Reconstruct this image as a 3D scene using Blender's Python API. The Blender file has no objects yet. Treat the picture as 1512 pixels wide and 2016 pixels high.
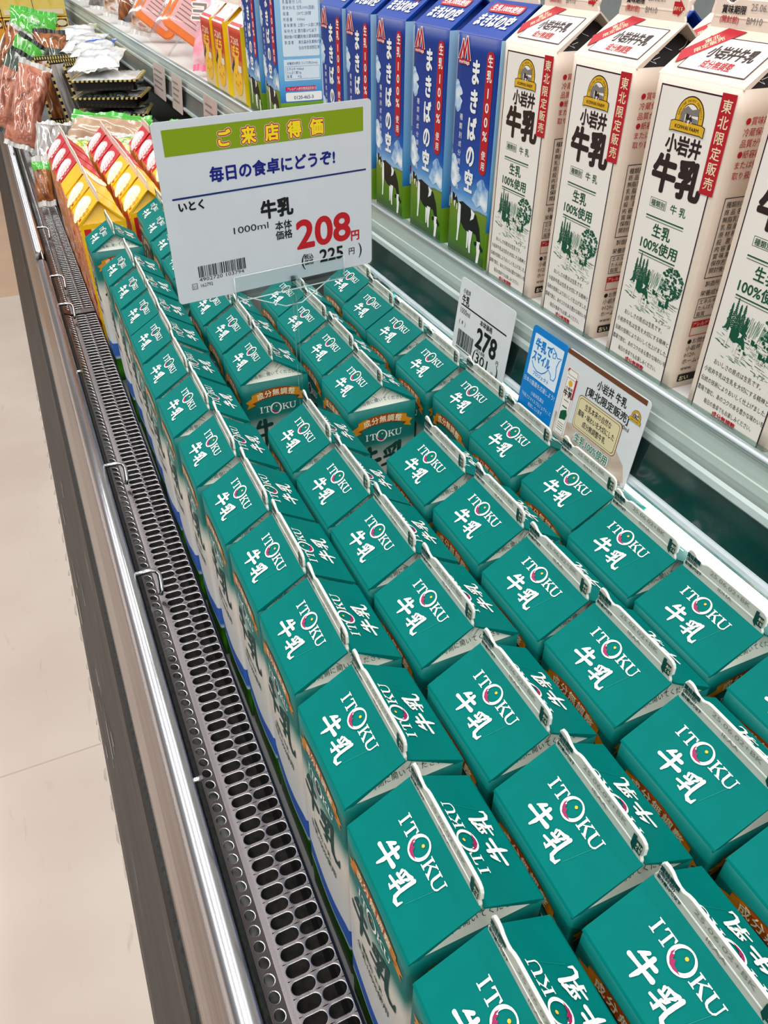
import bpy, math, random
from mathutils import Vector, Matrix, Euler
from mathutils.geometry import tessellate_polygon

scene = bpy.context.scene
COL = scene.collection
PI = math.pi

# ------------------------------------------------------------------ camera
cam_data = bpy.data.cameras.new('camera')
cam = bpy.data.objects.new('camera', cam_data)
COL.objects.link(cam)
cam.location = (-0.07010481, 1.01553557, 0.35248067)
cam.rotation_euler = (0.9181, -0.0053, -0.4248)
cam_data.sensor_fit = 'VERTICAL'
cam_data.sensor_height = 24.0
cam_data.lens = 1491.6 / 2016 * 24.0
cam_data.clip_start = 0.01
scene.camera = cam

# ------------------------------------------------------------------ light
scene.view_settings.view_transform = 'Standard'
scene.view_settings.look = 'None'
scene.view_settings.gamma = 1.0
scene.view_settings.use_curve_mapping = False
scene.view_settings.exposure = -0.08

world = bpy.data.worlds.new('store_light')
world.use_nodes = True
scene.world = world
_N, _L = world.node_tree.nodes, world.node_tree.links
bg = _N['Background']
_tc = _N.new('ShaderNodeTexCoord'); _sp = _N.new('ShaderNodeSeparateXYZ'); _rp = _N.new('ShaderNodeValToRGB')
_L.new(_tc.outputs['Generated'], _sp.inputs[0])
_mr = _N.new('ShaderNodeMapRange'); _mr.inputs['From Min'].default_value = -1; _mr.inputs['From Max'].default_value = 1
_L.new(_sp.outputs['Z'], _mr.inputs['Value']); _L.new(_mr.outputs['Result'], _rp.inputs['Fac'])
# the shop around: floor below, stocked shelves at eye height, pale ceiling above
_cr = _rp.color_ramp
_cr.elements[0].position = 0.40; _cr.elements[0].color = (0.30, 0.27, 0.25, 1)
_cr.elements[1].position = 0.80; _cr.elements[1].color = (0.95, 0.94, 0.93, 1)
_e = _cr.elements.new(0.56); _e.color = (0.60, 0.58, 0.57, 1)
_L.new(_rp.outputs['Color'], bg.inputs[0])
bg.inputs[1].default_value = 0.42

FLOOR_Z = -0.75
CEIL_Z = 2.05
def area(name, loc, rot, sx, sy, power, color=(1, 0.98, 0.95)):
    d = bpy.data.lights.new(name, 'AREA')
    d.shape = 'RECTANGLE'; d.size = sx; d.size_y = sy
    d.energy = power; d.color = color
    o = bpy.data.objects.new(name, d); COL.objects.link(o)
    o.location = loc; o.rotation_euler = rot
    return o
# rows of ceiling tubes of the shop, running along the aisle
area('ceiling_tube_light', (-1.70, 0.8, 1.95), (0, 0, 0), 0.16, 12.0, 120)
area('ceiling_tube_light', (-0.25, 0.8, 1.95), (0, 0, 0), 0.16, 12.0, 120)
area('ceiling_tube_light', (0.85, 0.0, 1.95), (0, 0, 0), 0.16, 9.0, 40)

# ------------------------------------------------------------------ materials
def lin(c):
    c = c / 255.0
    return c / 12.92 if c <= 0.04045 else ((c + 0.055) / 1.055) ** 2.4
def rgb(r, g, b):
    return (lin(r), lin(g), lin(b), 1.0)

def base_mat(name):
    m = bpy.data.materials.new(name)
    m.use_nodes = True
    return m, m.node_tree.nodes, m.node_tree.links, m.node_tree.nodes['Principled BSDF']

def mat(name, col, rough=0.5, metal=0.0, spec=0.5, var=0.05, scale=60.0, bump=0.0, coat=0.0):
    """plain colour broken up by a faint procedural noise"""
    m, N, L, b = base_mat(name)
    c = rgb(*col)
    tc = N.new('ShaderNodeTexCoord'); nz = N.new('ShaderNodeTexNoise')
    nz.inputs['Scale'].default_value = scale
    L.new(tc.outputs['Object'], nz.inputs['Vector'])
    rp = N.new('ShaderNodeValToRGB')
    rp.color_ramp.elements[0].position = 0.3; rp.color_ramp.elements[1].position = 0.7
    rp.color_ramp.elements[0].color = tuple(x * (1 - var) for x in c[:3]) + (1,)
    rp.color_ramp.elements[1].color = tuple(min(1, x * (1 + var)) for x in c[:3]) + (1,)
    L.new(nz.outputs['Fac'], rp.inputs['Fac'])
    L.new(rp.outputs['Color'], b.inputs['Base Color'])
    b.inputs['Roughness'].default_value = rough
    b.inputs['Metallic'].default_value = metal
    b.inputs['Specular IOR Level'].default_value = spec
    b.inputs['Coat Weight'].default_value = coat
    if bump:
        bp = N.new('ShaderNodeBump'); bp.inputs['Strength'].default_value = bump
        bp.inputs['Distance'].default_value = 0.001
        L.new(nz.outputs['Fac'], bp.inputs['Height']); L.new(bp.outputs['Normal'], b.inputs['Normal'])
    return m

def ink(name, col, rough=0.45):
    m, N, L, b = base_mat(name)
    b.inputs['Base Color'].default_value = rgb(*col)
    b.inputs['Roughness'].default_value = rough
    b.inputs['Specular IOR Level'].default_value = 0.35
    return m

def zramp(name, stops, wave=0.0, rough=0.42, axis='Z', wscale=30.0, wdetail=2.0, interp='LINEAR', curve=0.0):
    """printed bands that follow the height of the carton; stops: (metres, colour)"""
    m, N, L, b = base_mat(name)
    tc = N.new('ShaderNodeTexCoord'); sp = N.new('ShaderNodeSeparateXYZ')
    L.new(tc.outputs['Object'], sp.inputs[0])
    val = sp.outputs[axis]
    if wave:
        nz = N.new('ShaderNodeTexNoise'); nz.inputs['Scale'].default_value = wscale
        nz.inputs['Detail'].default_value = wdetail
        L.new(tc.outputs['Object'], nz.inputs['Vector'])
        mm = N.new('ShaderNodeMath'); mm.operation = 'MULTIPLY_ADD'
        L.new(nz.outputs['Fac'], mm.inputs[0]); mm.inputs[1].default_value = wave
        L.new(val, mm.inputs[2]); val = mm.outputs[0]
    lo = stops[0][0]; hi = stops[-1][0]
    mr = N.new('ShaderNodeMapRange')
    mr.inputs['From Min'].default_value = lo; mr.inputs['From Max'].default_value = hi
    L.new(val, mr.inputs['Value'])
    rp = N.new('ShaderNodeValToRGB'); cr = rp.color_ramp; cr.interpolation = interp
    while len(cr.elements) < len(stops): cr.elements.new(0.5)
    for e, (p, c) in zip(cr.elements, stops):
        e.position = (p - lo) / (hi - lo); e.color = rgb(*c)
    L.new(mr.outputs['Result'], rp.inputs['Fac']); L.new(rp.outputs['Color'], b.inputs['Base Color'])
    b.inputs['Roughness'].default_value = rough
    b.inputs['Specular IOR Level'].default_value = 0.4
    return m

def patchy(name, cols, scale=18.0, rough=0.2, stretch=(1, 1, 1), coat=0.6, distort=1.0, kind='noise'):
    """food seen through a printed film: irregular patches of several colours"""
    m, N, L, b = base_mat(name)
    tc = N.new('ShaderNodeTexCoord'); mp = N.new('ShaderNodeMapping')
    mp.inputs['Scale'].default_value = stretch
    L.new(tc.outputs['Object'], mp.inputs['Vector'])
    if kind == 'voronoi':
        nz = N.new('ShaderNodeTexVoronoi'); nz.inputs['Scale'].default_value = scale
        L.new(mp.outputs['Vector'], nz.inputs['Vector'])
        sp = N.new('ShaderNodeSeparateColor'); L.new(nz.outputs['Color'], sp.inputs[0]); out = sp.outputs[0]
    else:
        nz = N.new('ShaderNodeTexNoise'); nz.inputs['Scale'].default_value = scale
        nz.inputs['Distortion'].default_value = distort; nz.inputs['Detail'].default_value = 3
        L.new(mp.outputs['Vector'], nz.inputs['Vector']); out = nz.outputs['Fac']
    rp = N.new('ShaderNodeValToRGB'); cr = rp.color_ramp
    cr.interpolation = 'LINEAR'
    n = len(cols)
    while len(cr.elements) < n: cr.elements.new(0.5)
    for i, (e, c) in enumerate(zip(cr.elements, cols)):
        e.position = (0.3 + 0.4 * i / (n - 1)) if kind != 'voronoi' else i / (n - 1)
        e.color = rgb(*c)
    L.new(out, rp.inputs['Fac']); L.new(rp.outputs['Color'], b.inputs['Base Color'])
    b.inputs['Roughness'].default_value = rough
    b.inputs['Coat Weight'].default_value = coat; b.inputs['Coat Roughness'].default_value = 0.08
    return m

def clear(name, tint=(255, 255, 255), refl=1.0, rough=0.03, ior=1.49):
    """thin clear plastic: a see-through sheet with a Fresnel shine"""
    m, N, L, b = base_mat(name)
    N.remove(b)
    out = N['Material Output']
    tr = N.new('ShaderNodeBsdfTransparent'); tr.inputs['Color'].default_value = rgb(*tint)
    gl = N.new('ShaderNodeBsdfGlossy'); gl.inputs['Roughness'].default_value = rough
    fr = N.new('ShaderNodeFresnel'); fr.inputs['IOR'].default_value = ior
    nz = N.new('ShaderNodeTexNoise'); nz.inputs['Scale'].default_value = 40
    mm = N.new('ShaderNodeMath'); mm.operation = 'MULTIPLY'; mm.inputs[1].default_value = refl
    mx = N.new('ShaderNodeMixShader')
    L.new(fr.outputs[0], mm.inputs[0]); L.new(mm.outputs[0], mx.inputs[0])
    L.new(tr.outputs[0], mx.inputs[1]); L.new(gl.outputs[0], mx.inputs[2])
    L.new(mx.outputs[0], out.inputs['Surface'])
    return m

def brushed(name, col, rough=0.22, metal=1.0, stretch=(220, 3, 220), depth=0.12):
    """rolled metal with streaks along the aisle"""
    m, N, L, b = base_mat(name)
    tc = N.new('ShaderNodeTexCoord'); mp = N.new('ShaderNodeMapping')
    mp.inputs['Scale'].default_value = stretch
    nz = N.new('ShaderNodeTexNoise'); nz.inputs['Scale'].default_value = 1.0; nz.inputs['Detail'].default_value = 4
    L.new(tc.outputs['Object'], mp.inputs['Vector']); L.new(mp.outputs['Vector'], nz.inputs['Vector'])
    rp = N.new('ShaderNodeValToRGB'); c = rgb(*col)
    rp.color_ramp.elements[0].position = 0.25; rp.color_ramp.elements[1].position = 0.75
    rp.color_ramp.elements[0].color = tuple(x * (1 - depth * 2) for x in c[:3]) + (1,)
    rp.color_ramp.elements[1].color = c
    L.new(nz.outputs['Fac'], rp.inputs['Fac']); L.new(rp.outputs['Color'], b.inputs['Base Color'])
    mr = N.new('ShaderNodeMapRange'); mr.inputs['To Min'].default_value = rough * 0.7; mr.inputs['To Max'].default_value = rough * 1.4
    L.new(nz.outputs['Fac'], mr.inputs['Value']); L.new(mr.outputs['Result'], b.inputs['Roughness'])
    b.inputs['Metallic'].default_value = metal
    return m

def emit(name, col, strength):
    m, N, L, b = base_mat(name)
    b.inputs['Base Color'].default_value = rgb(*col)
    b.inputs['Emission Color'].default_value = rgb(*col)
    b.inputs['Emission Strength'].default_value = strength
    return m

def floor_material():
    m, N, L, b = base_mat('vinyl_floor')
    tc = N.new('ShaderNodeTexCoord')
    nz = N.new('ShaderNodeTexNoise'); nz.inputs['Scale'].default_value = 3.2; nz.inputs['Detail'].default_value = 6
    L.new(tc.outputs['Object'], nz.inputs['Vector'])
    rp = N.new('ShaderNodeValToRGB')
    rp.color_ramp.elements[0].position = 0.3; rp.color_ramp.elements[0].color = rgb(192, 175, 161)
    rp.color_ramp.elements[1].position = 0.7; rp.color_ramp.elements[1].color = rgb(208, 193, 180)
    L.new(nz.outputs['Fac'], rp.inputs['Fac'])
    # scuffs: thin dark streaks
    mp = N.new('ShaderNodeMapping'); mp.inputs['Scale'].default_value = (38, 9, 1); mp.inputs['Rotation'].default_value = (0, 0, 0.5)
    L.new(tc.outputs['Object'], mp.inputs['Vector'])
    sc = N.new('ShaderNodeTexNoise'); sc.inputs['Scale'].default_value = 1.3; sc.inputs['Detail'].default_value = 5; sc.inputs['Distortion'].default_value = 0.8
    L.new(mp.outputs['Vector'], sc.inputs['Vector'])
    sr = N.new('ShaderNodeValToRGB')
    sr.color_ramp.elements[0].position = 0.66; sr.color_ramp.elements[0].color = (0, 0, 0, 1)
    sr.color_ramp.elements[1].position = 0.78; sr.color_ramp.elements[1].color = (1, 1, 1, 1)
    L.new(sc.outputs['Fac'], sr.inputs['Fac'])
    mul = N.new('ShaderNodeMath'); mul.operation = 'MULTIPLY'; mul.inputs[1].default_value = 0.4
    L.new(sr.outputs['Color'], mul.inputs[0])
    mx = N.new('ShaderNodeMix'); mx.data_type = 'RGBA'
    L.new(mul.outputs[0], mx.inputs['Factor']); L.new(rp.outputs['Color'], mx.inputs['A'])
    mx.inputs['B'].default_value = rgb(150, 128, 112)
    L.new(mx.outputs['Result'], b.inputs['Base Color'])
    b.inputs['Roughness'].default_value = 0.32
    b.inputs['Specular IOR Level'].default_value = 0.45
    return m

def kick_material():
    m, N, L, b = base_mat('grey_bumper_plastic')
    tc = N.new('ShaderNodeTexCoord'); mp = N.new('ShaderNodeMapping'); mp.inputs['Scale'].default_value = (60, 7, 60)
    L.new(tc.outputs['Object'], mp.inputs['Vector'])
    nz = N.new('ShaderNodeTexNoise'); nz.inputs['Scale'].default_value = 1.0; nz.inputs['Detail'].default_value = 6; nz.inputs['Distortion'].default_value = 0.4
    L.new(mp.outputs['Vector'], nz.inputs['Vector'])
    rp = N.new('ShaderNodeValToRGB'); cr = rp.color_ramp
    cr.elements[0].position = 0.3; cr.elements[0].color = rgb(40, 38, 37)
    cr.elements[1].position = 0.66; cr.elements[1].color = rgb(54, 51, 50)
    e = cr.elements.new(0.73); e.color = rgb(104, 100, 96)
    L.new(nz.outputs['Fac'], rp.inputs['Fac']); L.new(rp.outputs['Color'], b.inputs['Base Color'])
    b.inputs['Roughness'].default_value = 0.5
    b.inputs['Specular IOR Level'].default_value = 0.2
    return m

# ------------------------------------------------------------------ mesh building
class MB:
    def __init__(self):
        self.v = []; self.f = []; self.mi = []; self.sm = []; self.mats = []
    def slot(self, m):
        if m not in self.mats: self.mats.append(m)
        return self.mats.index(m)
    def add(self, verts, faces, m, smooth=False):
        o = len(self.v); s = self.slot(m)
        self.v += [tuple(p) for p in verts]
        for f in faces:
            self.f.append(tuple(i + o for i in f)); self.mi.append(s); self.sm.append(smooth)
    def box(self, x0, y0, z0, x1, y1, z1, m):
        v = [(x, y, z) for z in (z0, z1) for y in (y0, y1) for x in (x0, x1)]
        self.add(v, [(0, 2, 3, 1), (4, 5, 7, 6), (0, 1, 5, 4), (2, 6, 7, 3), (0, 4, 6, 2), (1, 3, 7, 5)], m)
    def tube(self, pts, r, m, n=10, cap=True, smooth=True):
        pts = [Vector(p) for p in pts]; rings = []
        rr = r if isinstance(r, (list, tuple)) else [r] * len(pts)
        up = Vector((0.31, 0.2, 0.93))
        for i, p in enumerate(pts):
            t = (pts[min(i + 1, len(pts) - 1)] - pts[max(i - 1, 0)]).normalized()
            a = t.cross(up)
            if a.length < 1e-4: a = t.cross(Vector((1, 0, 0)))
            a.normalize(); b = t.cross(a)
            rings.append([p + (a * math.cos(2 * PI * k / n) + b * math.sin(2 * PI * k / n)) * rr[i] for k in range(n)])
        v = [q for R in rings for q in R]; f = []
        for i in range(len(rings) - 1):
            for k in range(n):
                f.append((i * n + k, i * n + (k + 1) % n, (i + 1) * n + (k + 1) % n, (i + 1) * n + k))
        if cap:
            f.append(tuple(range(n - 1, -1, -1))); f.append(tuple((len(rings) - 1) * n + k for k in range(n)))
        self.add(v, f, m, smooth)
    def loft(self, rings, m, smooth=True, closed=True, cap=False):
        n = len(rings[0]); v = [q for R in rings for q in R]; f = []
        for i in range(len(rings) - 1):
            for k in range(n if closed else n - 1):
                f.append((i * n + k, i * n + (k + 1) % n, (i + 1) * n + (k + 1) % n, (i + 1) * n + k))
        if cap:
            f.append(tuple(range(n - 1, -1, -1))); f.append(tuple((len(rings) - 1) * n + k for k in range(n)))
        self.add(v, f, m, smooth)
    def extrude_y(self, prof, y0, y1, m, smooth=False, closed=False, n=1):
        rings = [[(x, y0 + (y1 - y0) * i / n, z) for x, z in prof] for i in range(n + 1)]
        self.loft(rings, m, smooth, closed, closed)
    def mesh(self, name):
        me = bpy.data.meshes.new(name)
        me.from_pydata(self.v, [], self.f)
        for m in self.mats: me.materials.append(m)
        me.polygons.foreach_set('material_index', self.mi)
        me.polygons.foreach_set('use_smooth', self.sm)
        me.update()
        return me
    def build(self, name, parent=None, loc=None):
        o = bpy.data.objects.new(name, self.mesh(name))
        COL.objects.link(o)
        if parent: o.parent = parent
        if loc: o.location = loc
        return o

def tag(o, label=None, cat=None, group=None, kind=None):
    if label: o['label'] = label
    if cat: o['category'] = cat
    if group: o['group'] = group
    if kind: o['kind'] = kind
    return o
def thing(name, label, cat, loc=(0, 0, 0), rot=(0, 0, 0), group=None):
    o = bpy.data.objects.new(name, None); COL.objects.link(o)
    o.empty_display_size = 0.02
    o.location = loc; o.rotation_euler = rot
    return tag(o, label, cat, group)
def dup(root, loc, rot, label, group=None, swap=None):
    r = root.copy(); COL.objects.link(r); r.location = loc; r.rotation_euler = rot
    r['label'] = label
    if group: r['group'] = group
    for ch in list(root.children):
        c = ch.copy(); COL.objects.link(c); c.parent = r
        if swap and ch.name.split('.')[0] in swap: c.data = swap[ch.name.split('.')[0]]
        for g in list(ch.children):
            d = g.copy(); COL.objects.link(d); d.parent = c
    return r

# ------------------------------------------------------------------ printing
_gl = {}
def glyphs(s, bold=0.0, res=3):
    """outline fill of a line of lettering at size 1, as flat vertices and faces"""
    k = (s, bold, res)
    if k not in _gl:
        cu = bpy.data.curves.new('lettering', 'FONT')
        cu.body = s; cu.offset = bold; cu.resolution_u = res; cu.dimensions = '2D'; cu.fill_mode = 'FRONT'
        o = bpy.data.objects.new('lettering', cu); COL.objects.link(o)
        dg = bpy.context.evaluated_depsgraph_get(); dg.update()
        me = bpy.data.meshes.new_from_object(o.evaluated_get(dg))
        v = [(p.co.x, p.co.y) for p in me.vertices]; f = [tuple(p.vertices) for p in me.polygons]
        bpy.data.objects.remove(o); bpy.data.curves.remove(cu); bpy.data.meshes.remove(me)
        _gl[k] = (v, f)
    return _gl[k]

class Print:
    """flat artwork in metres on a face; laid onto the face by emit()"""
    def __init__(self): self.it = []
    def raw(self, v, f, m, layer): self.it.append((list(v), list(f), m, layer))
    def poly(self, pts, m, layer=1):
        tr = tessellate_polygon([[Vector((x, y, 0)) for x, y in pts]])
        self.raw(pts, tr, m, layer)
    def rect(self, x0, y0, x1, y1, m, layer=1, step=0.007):
        nx = max(1, int((x1 - x0) / step)); ny = max(1, int((y1 - y0) / step))
        v = [(x0 + (x1 - x0) * i / nx, y0 + (y1 - y0) * j / ny) for j in range(ny + 1) for i in range(nx + 1)]
        f = [(j * (nx + 1) + i, j * (nx + 1) + i + 1, (j + 1) * (nx + 1) + i + 1, (j + 1) * (nx + 1) + i) for j in range(ny) for i in range(nx)]
        self.raw(v, f, m, layer)
    def frame(self, x0, y0, x1, y1, w, m, layer=1):
        self.rect(x0, y0, x1, y0 + w, m, layer); self.rect(x0, y1 - w, x1, y1, m, layer)
        self.rect(x0, y0 + w, x0 + w, y1 - w, m, layer); self.rect(x1 - w, y0 + w, x1, y1 - w, m, layer)
    def rrect(self, x0, y0, x1, y1, r, m, layer=1):
        self.rect(x0 + r, y0, x1 - r, y1, m, layer)
        for xa, xb in ((x0, x0 + r), (x1 - r, x1)):
            if y1 - y0 > 2 * r + 1e-6: self.rect(xa, y0 + r, xb, y1 - r, m, layer)
        for cx, cy, a in ((x1 - r, y1 - r, 0), (x0 + r, y1 - r, 90), (x0 + r, y0 + r, 180), (x1 - r, y0 + r, 270)):
            v = [(cx, cy)] + [(cx + r * math.cos(math.radians(a + 18 * k)), cy + r * math.sin(math.radians(a + 18 * k))) for k in range(6)]
            self.raw(v, [(0, k + 1, k + 2) for k in range(5)], m, layer)
    def ell(self, cx, cy, rx, ry, m, layer=1, n=20):
        v = [(cx, cy)] + [(cx + rx * math.cos(2 * PI * k / n), cy + ry * math.sin(2 * PI * k / n)) for k in range(n)]
        self.raw(v, [(0, 1 + k, 1 + (k + 1) % n) for k in range(n)], m, layer)
    def ring(self, cx, cy, rx, ry, ix, iy, irx, iry, m, layer=1, a0=0, a1=360, n=28):
        v = []; f = []
        for k in range(n + 1):
            t = math.radians(a0 + (a1 - a0) * k / n)
            v += [(cx + rx * math.cos(t), cy + ry * math.sin(t)), (cx + ix + irx * math.cos(t), cy + iy + iry * math.sin(t))]
        for k in range(n): f.append((2 * k, 2 * k + 2, 2 * k + 3, 2 * k + 1))
        self.raw(v, f, m, layer)
    def stroke(self, pts, w, m, layer=1, caps=True):
        """a brush stroke along pts with a width at every point"""
        ws = w if isinstance(w, (list, tuple)) else [w] * len(pts)
        v = []; f = []; n = len(pts)
        for i, (x, y) in enumerate(pts):
            ax, ay = pts[max(i - 1, 0)]; bx, by = pts[min(i + 1, n - 1)]
            l = math.hypot(bx - ax, by - ay) or 1; nx, ny = -(by - ay) / l, (bx - ax) / l
            v += [(x + nx * ws[i] / 2, y + ny * ws[i] / 2), (x - nx * ws[i] / 2, y - ny * ws[i] / 2)]
        for i in range(n - 1): f.append((2 * i, 2 * i + 1, 2 * i + 3, 2 * i + 2))
        self.raw(v, f, m, layer)
        if caps:
            for (x, y), ww in ((pts[0], ws[0]), (pts[-1], ws[-1])):
                if ww > 0.0004: self.ell(x, y, ww / 2, ww / 2, m, layer, 10)
    def text(self, s, x, y, h, m, layer=2, bold=0.0, sx=1.0, al='l', rot=0.0, res=3, fit=None, shear=0.0):
        """h = full character size; fit = total width wanted"""
        v, f = glyphs(s, 0.0, res)
        if not v: return
        x0 = min(p[0] for p in v); x1 = max(p[0] for p in v)
        if fit: sx = fit / ((x1 - x0) * h)
        off = {'l': x0, 'c': (x0 + x1) / 2, 'r': x1}[al]
        c, sn = math.cos(rot), math.sin(rot); out = []
        for px, py in v:
            a = ((px - off) + shear * py) * h * sx; b = py * h
            out.append((x + a * c - b * sn, y + a * sn + b * c))
        self.bold(out, f, m, layer, bold * h)
    def bold(self, v, f, m, layer, b):
        """heavier lettering: the same outline laid down again, shifted all round"""
        self.raw(v, f, m, layer)
        if b > 0.00004:
            n = 6 if b < .0006 else 12
            for k in range(n):
                t = 2 * PI * k / n
                self.raw([(x + b * math.cos(t), y + b * math.sin(t)) for x, y in v], f, m, layer)
    def vtext(self, s, x, ytop, h, m, layer=2, bold=0.0, pitch=1.0, sx=1.0, res=3):
        for i, ch in enumerate(s):
            if ch == ' ': continue
            v, f = glyphs(ch, 0.0, res)
            if not v: continue
            cx = (min(p[0] for p in v) + max(p[0] for p in v)) / 2
            k = min(1.0, 1.0)
            self.bold([(x + (p[0] - cx) * h * sx * k, ytop - (i + 0.85) * h * pitch + p[1] * h) for p in v], f, m, layer, bold * h)
    def mirror180(self, w, h):
        q = Print()
        for v, f, m, l in self.it: q.raw([(w - x, h - y) for x, y in v], f, m, l)
        return q
    def emit(self, mb, fn, eps=0.00022, d=0.00007):
        for i, (v, f, m, l) in enumerate(self.it):
            e = eps + d * l + (i % 15) * 3.5e-6        # overlapping strokes never share one plane
            mb.add([fn(x, y, e) for x, y in v], f, m)

# own lettering: serif capitals and brush characters, unit height
def serif(P, ch, x, y, h, m, layer=2):
    S = lambda pts: P.poly([(x + a * h, y + b * h) for a, b in pts], m, layer)
    if ch == 'I':
        S([(0, 0), (.36, 0), (.36, .06), (.25, .09), (.25, .91), (.36, .94), (.36, 1), (0, 1), (0, .94), (.11, .91), (.11, .09), (0, .06)])
        return .36
    if ch == 'T':
        S([(.2, 0), (.58, 0), (.58, .06), (.46, .09), (.46, .93), (.62, .92), (.70, .74), (.76, .74), (.74, 1), (.04, 1), (.02, .74), (.08, .74), (.16, .92), (.32, .93), (.32, .09), (.2, .06)])
        return .78
    if ch == 'K':
        S([(0, 0), (.36, 0), (.36, .06), (.25, .09), (.25, .91), (.36, .94), (.36, 1), (0, 1), (0, .94), (.11, .91), (.11, .09), (0, .06)])
        S([(.25, .47), (.58, .9), (.5, .94), (.5, 1), (.8, 1), (.8, .95), (.68, .9), (.42, .57), (.25, .4)])
        S([(.36, .55), (.62, .1), (.54, .06), (.54, 0), (.92, 0), (.92, .05), (.82, .09), (.47, .64)])
        return .92
    if ch == 'U':
        S([(0, 1), (0, .94), (.1, .91), (.1, .3), (.16, .1), (.3, 0), (.5, -.02), (.66, .05), (.76, .2), (.78, .91), (.88, .94), (.88, 1), (.58, 1), (.58, .94), (.7, .91), (.69, .3), (.62, .14), (.48, .08), (.36, .1), (.27, .2), (.25, .35), (.25, .91), (.36, .94), (.36, 1)])
        return .9
def itoku(P, x, y, h, w, white, dot, flame, layer=2):
    """serif word with a big swirl O; the O rises above and below the line"""
    s = w / 4.45
    T = Print()
    serif(T, 'I', 0, 0, 1, white); serif(T, 'T', .5, 0, 1, white)
    T.ring(1.95, .47, .70, .92, .02, .06, .50, .74, white, a0=-150, a1=205)
    T.ring(1.95, .47, .70, .92, .06, .12, .50, .74, white, a0=195, a1=285)
    T.ell(2.02, .78, .095, .12, dot, layer)
    T.poly([(1.42, .58), (1.50, .24), (1.58, .36), (1.64, .06), (1.76, .19), (1.90, -.08), (2.36, -.17), (2.0, -.32), (1.72, -.28), (1.50, -.02), (1.38, .28)], flame)
    serif(T, 'K', 2.72, 0, 1, white); serif(T, 'U', 3.58, 0, 1, white)
    for v, f, m, l in T.it:
        P.raw([(x + a * s, y + b * h) for a, b in v], f, m, layer + (1 if m in (dot, flame) else 0))

def brush(P, ch, x, y, w, h, m, layer=2, k=1.28):
    def st(pts, ws): P.stroke([(x + a * w, y + b * h) for a, b in pts], [q * k * (w + h) / 2 for q in ws], m, layer)
    if ch == '牛':
        st([(.36, 1.0), (.28, .86), (.14, .70)], [.10, .12, .05])
        st([(.24, .77), (.5, .79), (.82, .84)], [.10, .10, .13])
        st([(.02, .40), (.3, .43), (.6, .47), (.98, .52)], [.13, .10, .11, .15])
        st([(.56, 1.02), (.57, .6), (.56, .25), (.52, -.02)], [.13, .12, .13, .07])
    if ch == '乳':
        st([(.56, 1.0), (.4, .93), (.16, .88)], [.13, .10, .06])
        st([(.1, .80), (.15, .68)], [.10, .07]); st([(.27, .82), (.31, .70)], [.09, .07]); st([(.52, .86), (.42, .70)], [.10, .06])
        st([(.08, .57), (.28, .60), (.50, .62), (.44, .54), (.33, .45)], [.09, .09, .12, .10, .07])
        st([(.31, .46), (.35, .28), (.34, .08), (.20, .10)], [.08, .11, .12, .05])
        st([(-.02, .26), (.25, .31), (.54, .38)], [.08, .09, .10])
        st([(.70, 1.04), (.68, .7), (.67, .35), (.71, .1), (.84, .02), (1.0, .05), (1.03, .26)], [.13, .12, .12, .13, .14, .11, .04])

def barcode(P, x0, y0, x1, y1, m, layer=2, seed=3):
    r = random.Random(seed); x = x0
    while x < x1:
        w = r.choice((.0003, .0003, .0006, .0009)); P.rect(x, y0, min(x + w, x1), y1, m, layer, 1); x += w + r.choice((.0003, .0004, .0006, .0009))

def cow(P, x, y, s, black, white, layer=2):
    """black and white cow grazing to the right, seen from the side; s = body length"""
    q = lambda pts: [(x + a * s, y + b * s) for a, b in pts]
    P.poly(q([(.02, .95), (.2, 1.0), (.6, .93), (.82, .84), (.98, .6), (1.06, .3), (.97, .22), (.85, .42), (.7, .42), (.5, .36), (.3, .42), (.18, .5), (.03, .6)]), black, layer)
    P.poly(q([(.02, .95), (.0, .6), (.02, .3), (.0, .04), (.07, .04), (.1, .3), (.14, .55), (.13, .9)]), white, layer + 1)
    P.poly(q([(.55, .44), (.56, .1), (.6, -.08), (.66, -.08), (.66, .12), (.72, .44)]), white, layer + 1)
    P.poly(q([(.47, .40), (.48, .0), (.53, .0), (.56, .38)]), white, layer + 1)
    P.poly(q([(.58, .93), (.76, .87), (.72, .74), (.58, .66), (.62, .8)]), white, layer + 1)
    P.poly(q([(.90, .28), (1.06, .3), (1.08, .1), (1.03, -.2), (.93, -.22), (.95, 0)]), white, layer + 1)
    P.poly(q([(1.04, .26), (1.2, .16), (1.16, .08), (1.05, .14)]), black, layer + 1)
    P.poly(q([(.93, .28), (.8, .24), (.82, .16), (.93, .18)]), black, layer + 1)

# ------------------------------------------------------------------ colours
TEAL = mat('teal_coated_board', (0, 114, 108), 0.5, spec=0.05, var=0.04)
TEAL_L = ink('teal_score_line', (14, 138, 126))
WHITE = ink('white_print', (246, 246, 242))
OFFW = mat('uncoated_white_board', (240, 242, 230), 0.55, var=0.03)
FINW = mat('sealed_edge_board', (206, 206, 196), 0.5, var=0.03)
FINE = ink('pressed_edge', (236, 236, 228))
DKGREEN = ink('dark_green_print', (10, 66, 62))
GREYINK = ink('grey_dot_print', (136, 136, 130))
MAGENTA = ink('magenta_print', (158, 26, 88))
YDOT = ink('yellow_print', (240, 190, 50))
GOLD = zramp('gold_ribbon', [(-0.035, (214, 140, 22)), (0.0, (186, 96, 10)), (0.035, (214, 140, 22))], axis='Y')
BROWN = ink('ribbon_band', (168, 74, 6))
BRDK = ink('ribbon_fold', (110, 52, 6))
CREAM = ink('cream_print', (240, 226, 190))
BLACK = ink('black_print', (14, 18, 18))
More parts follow.
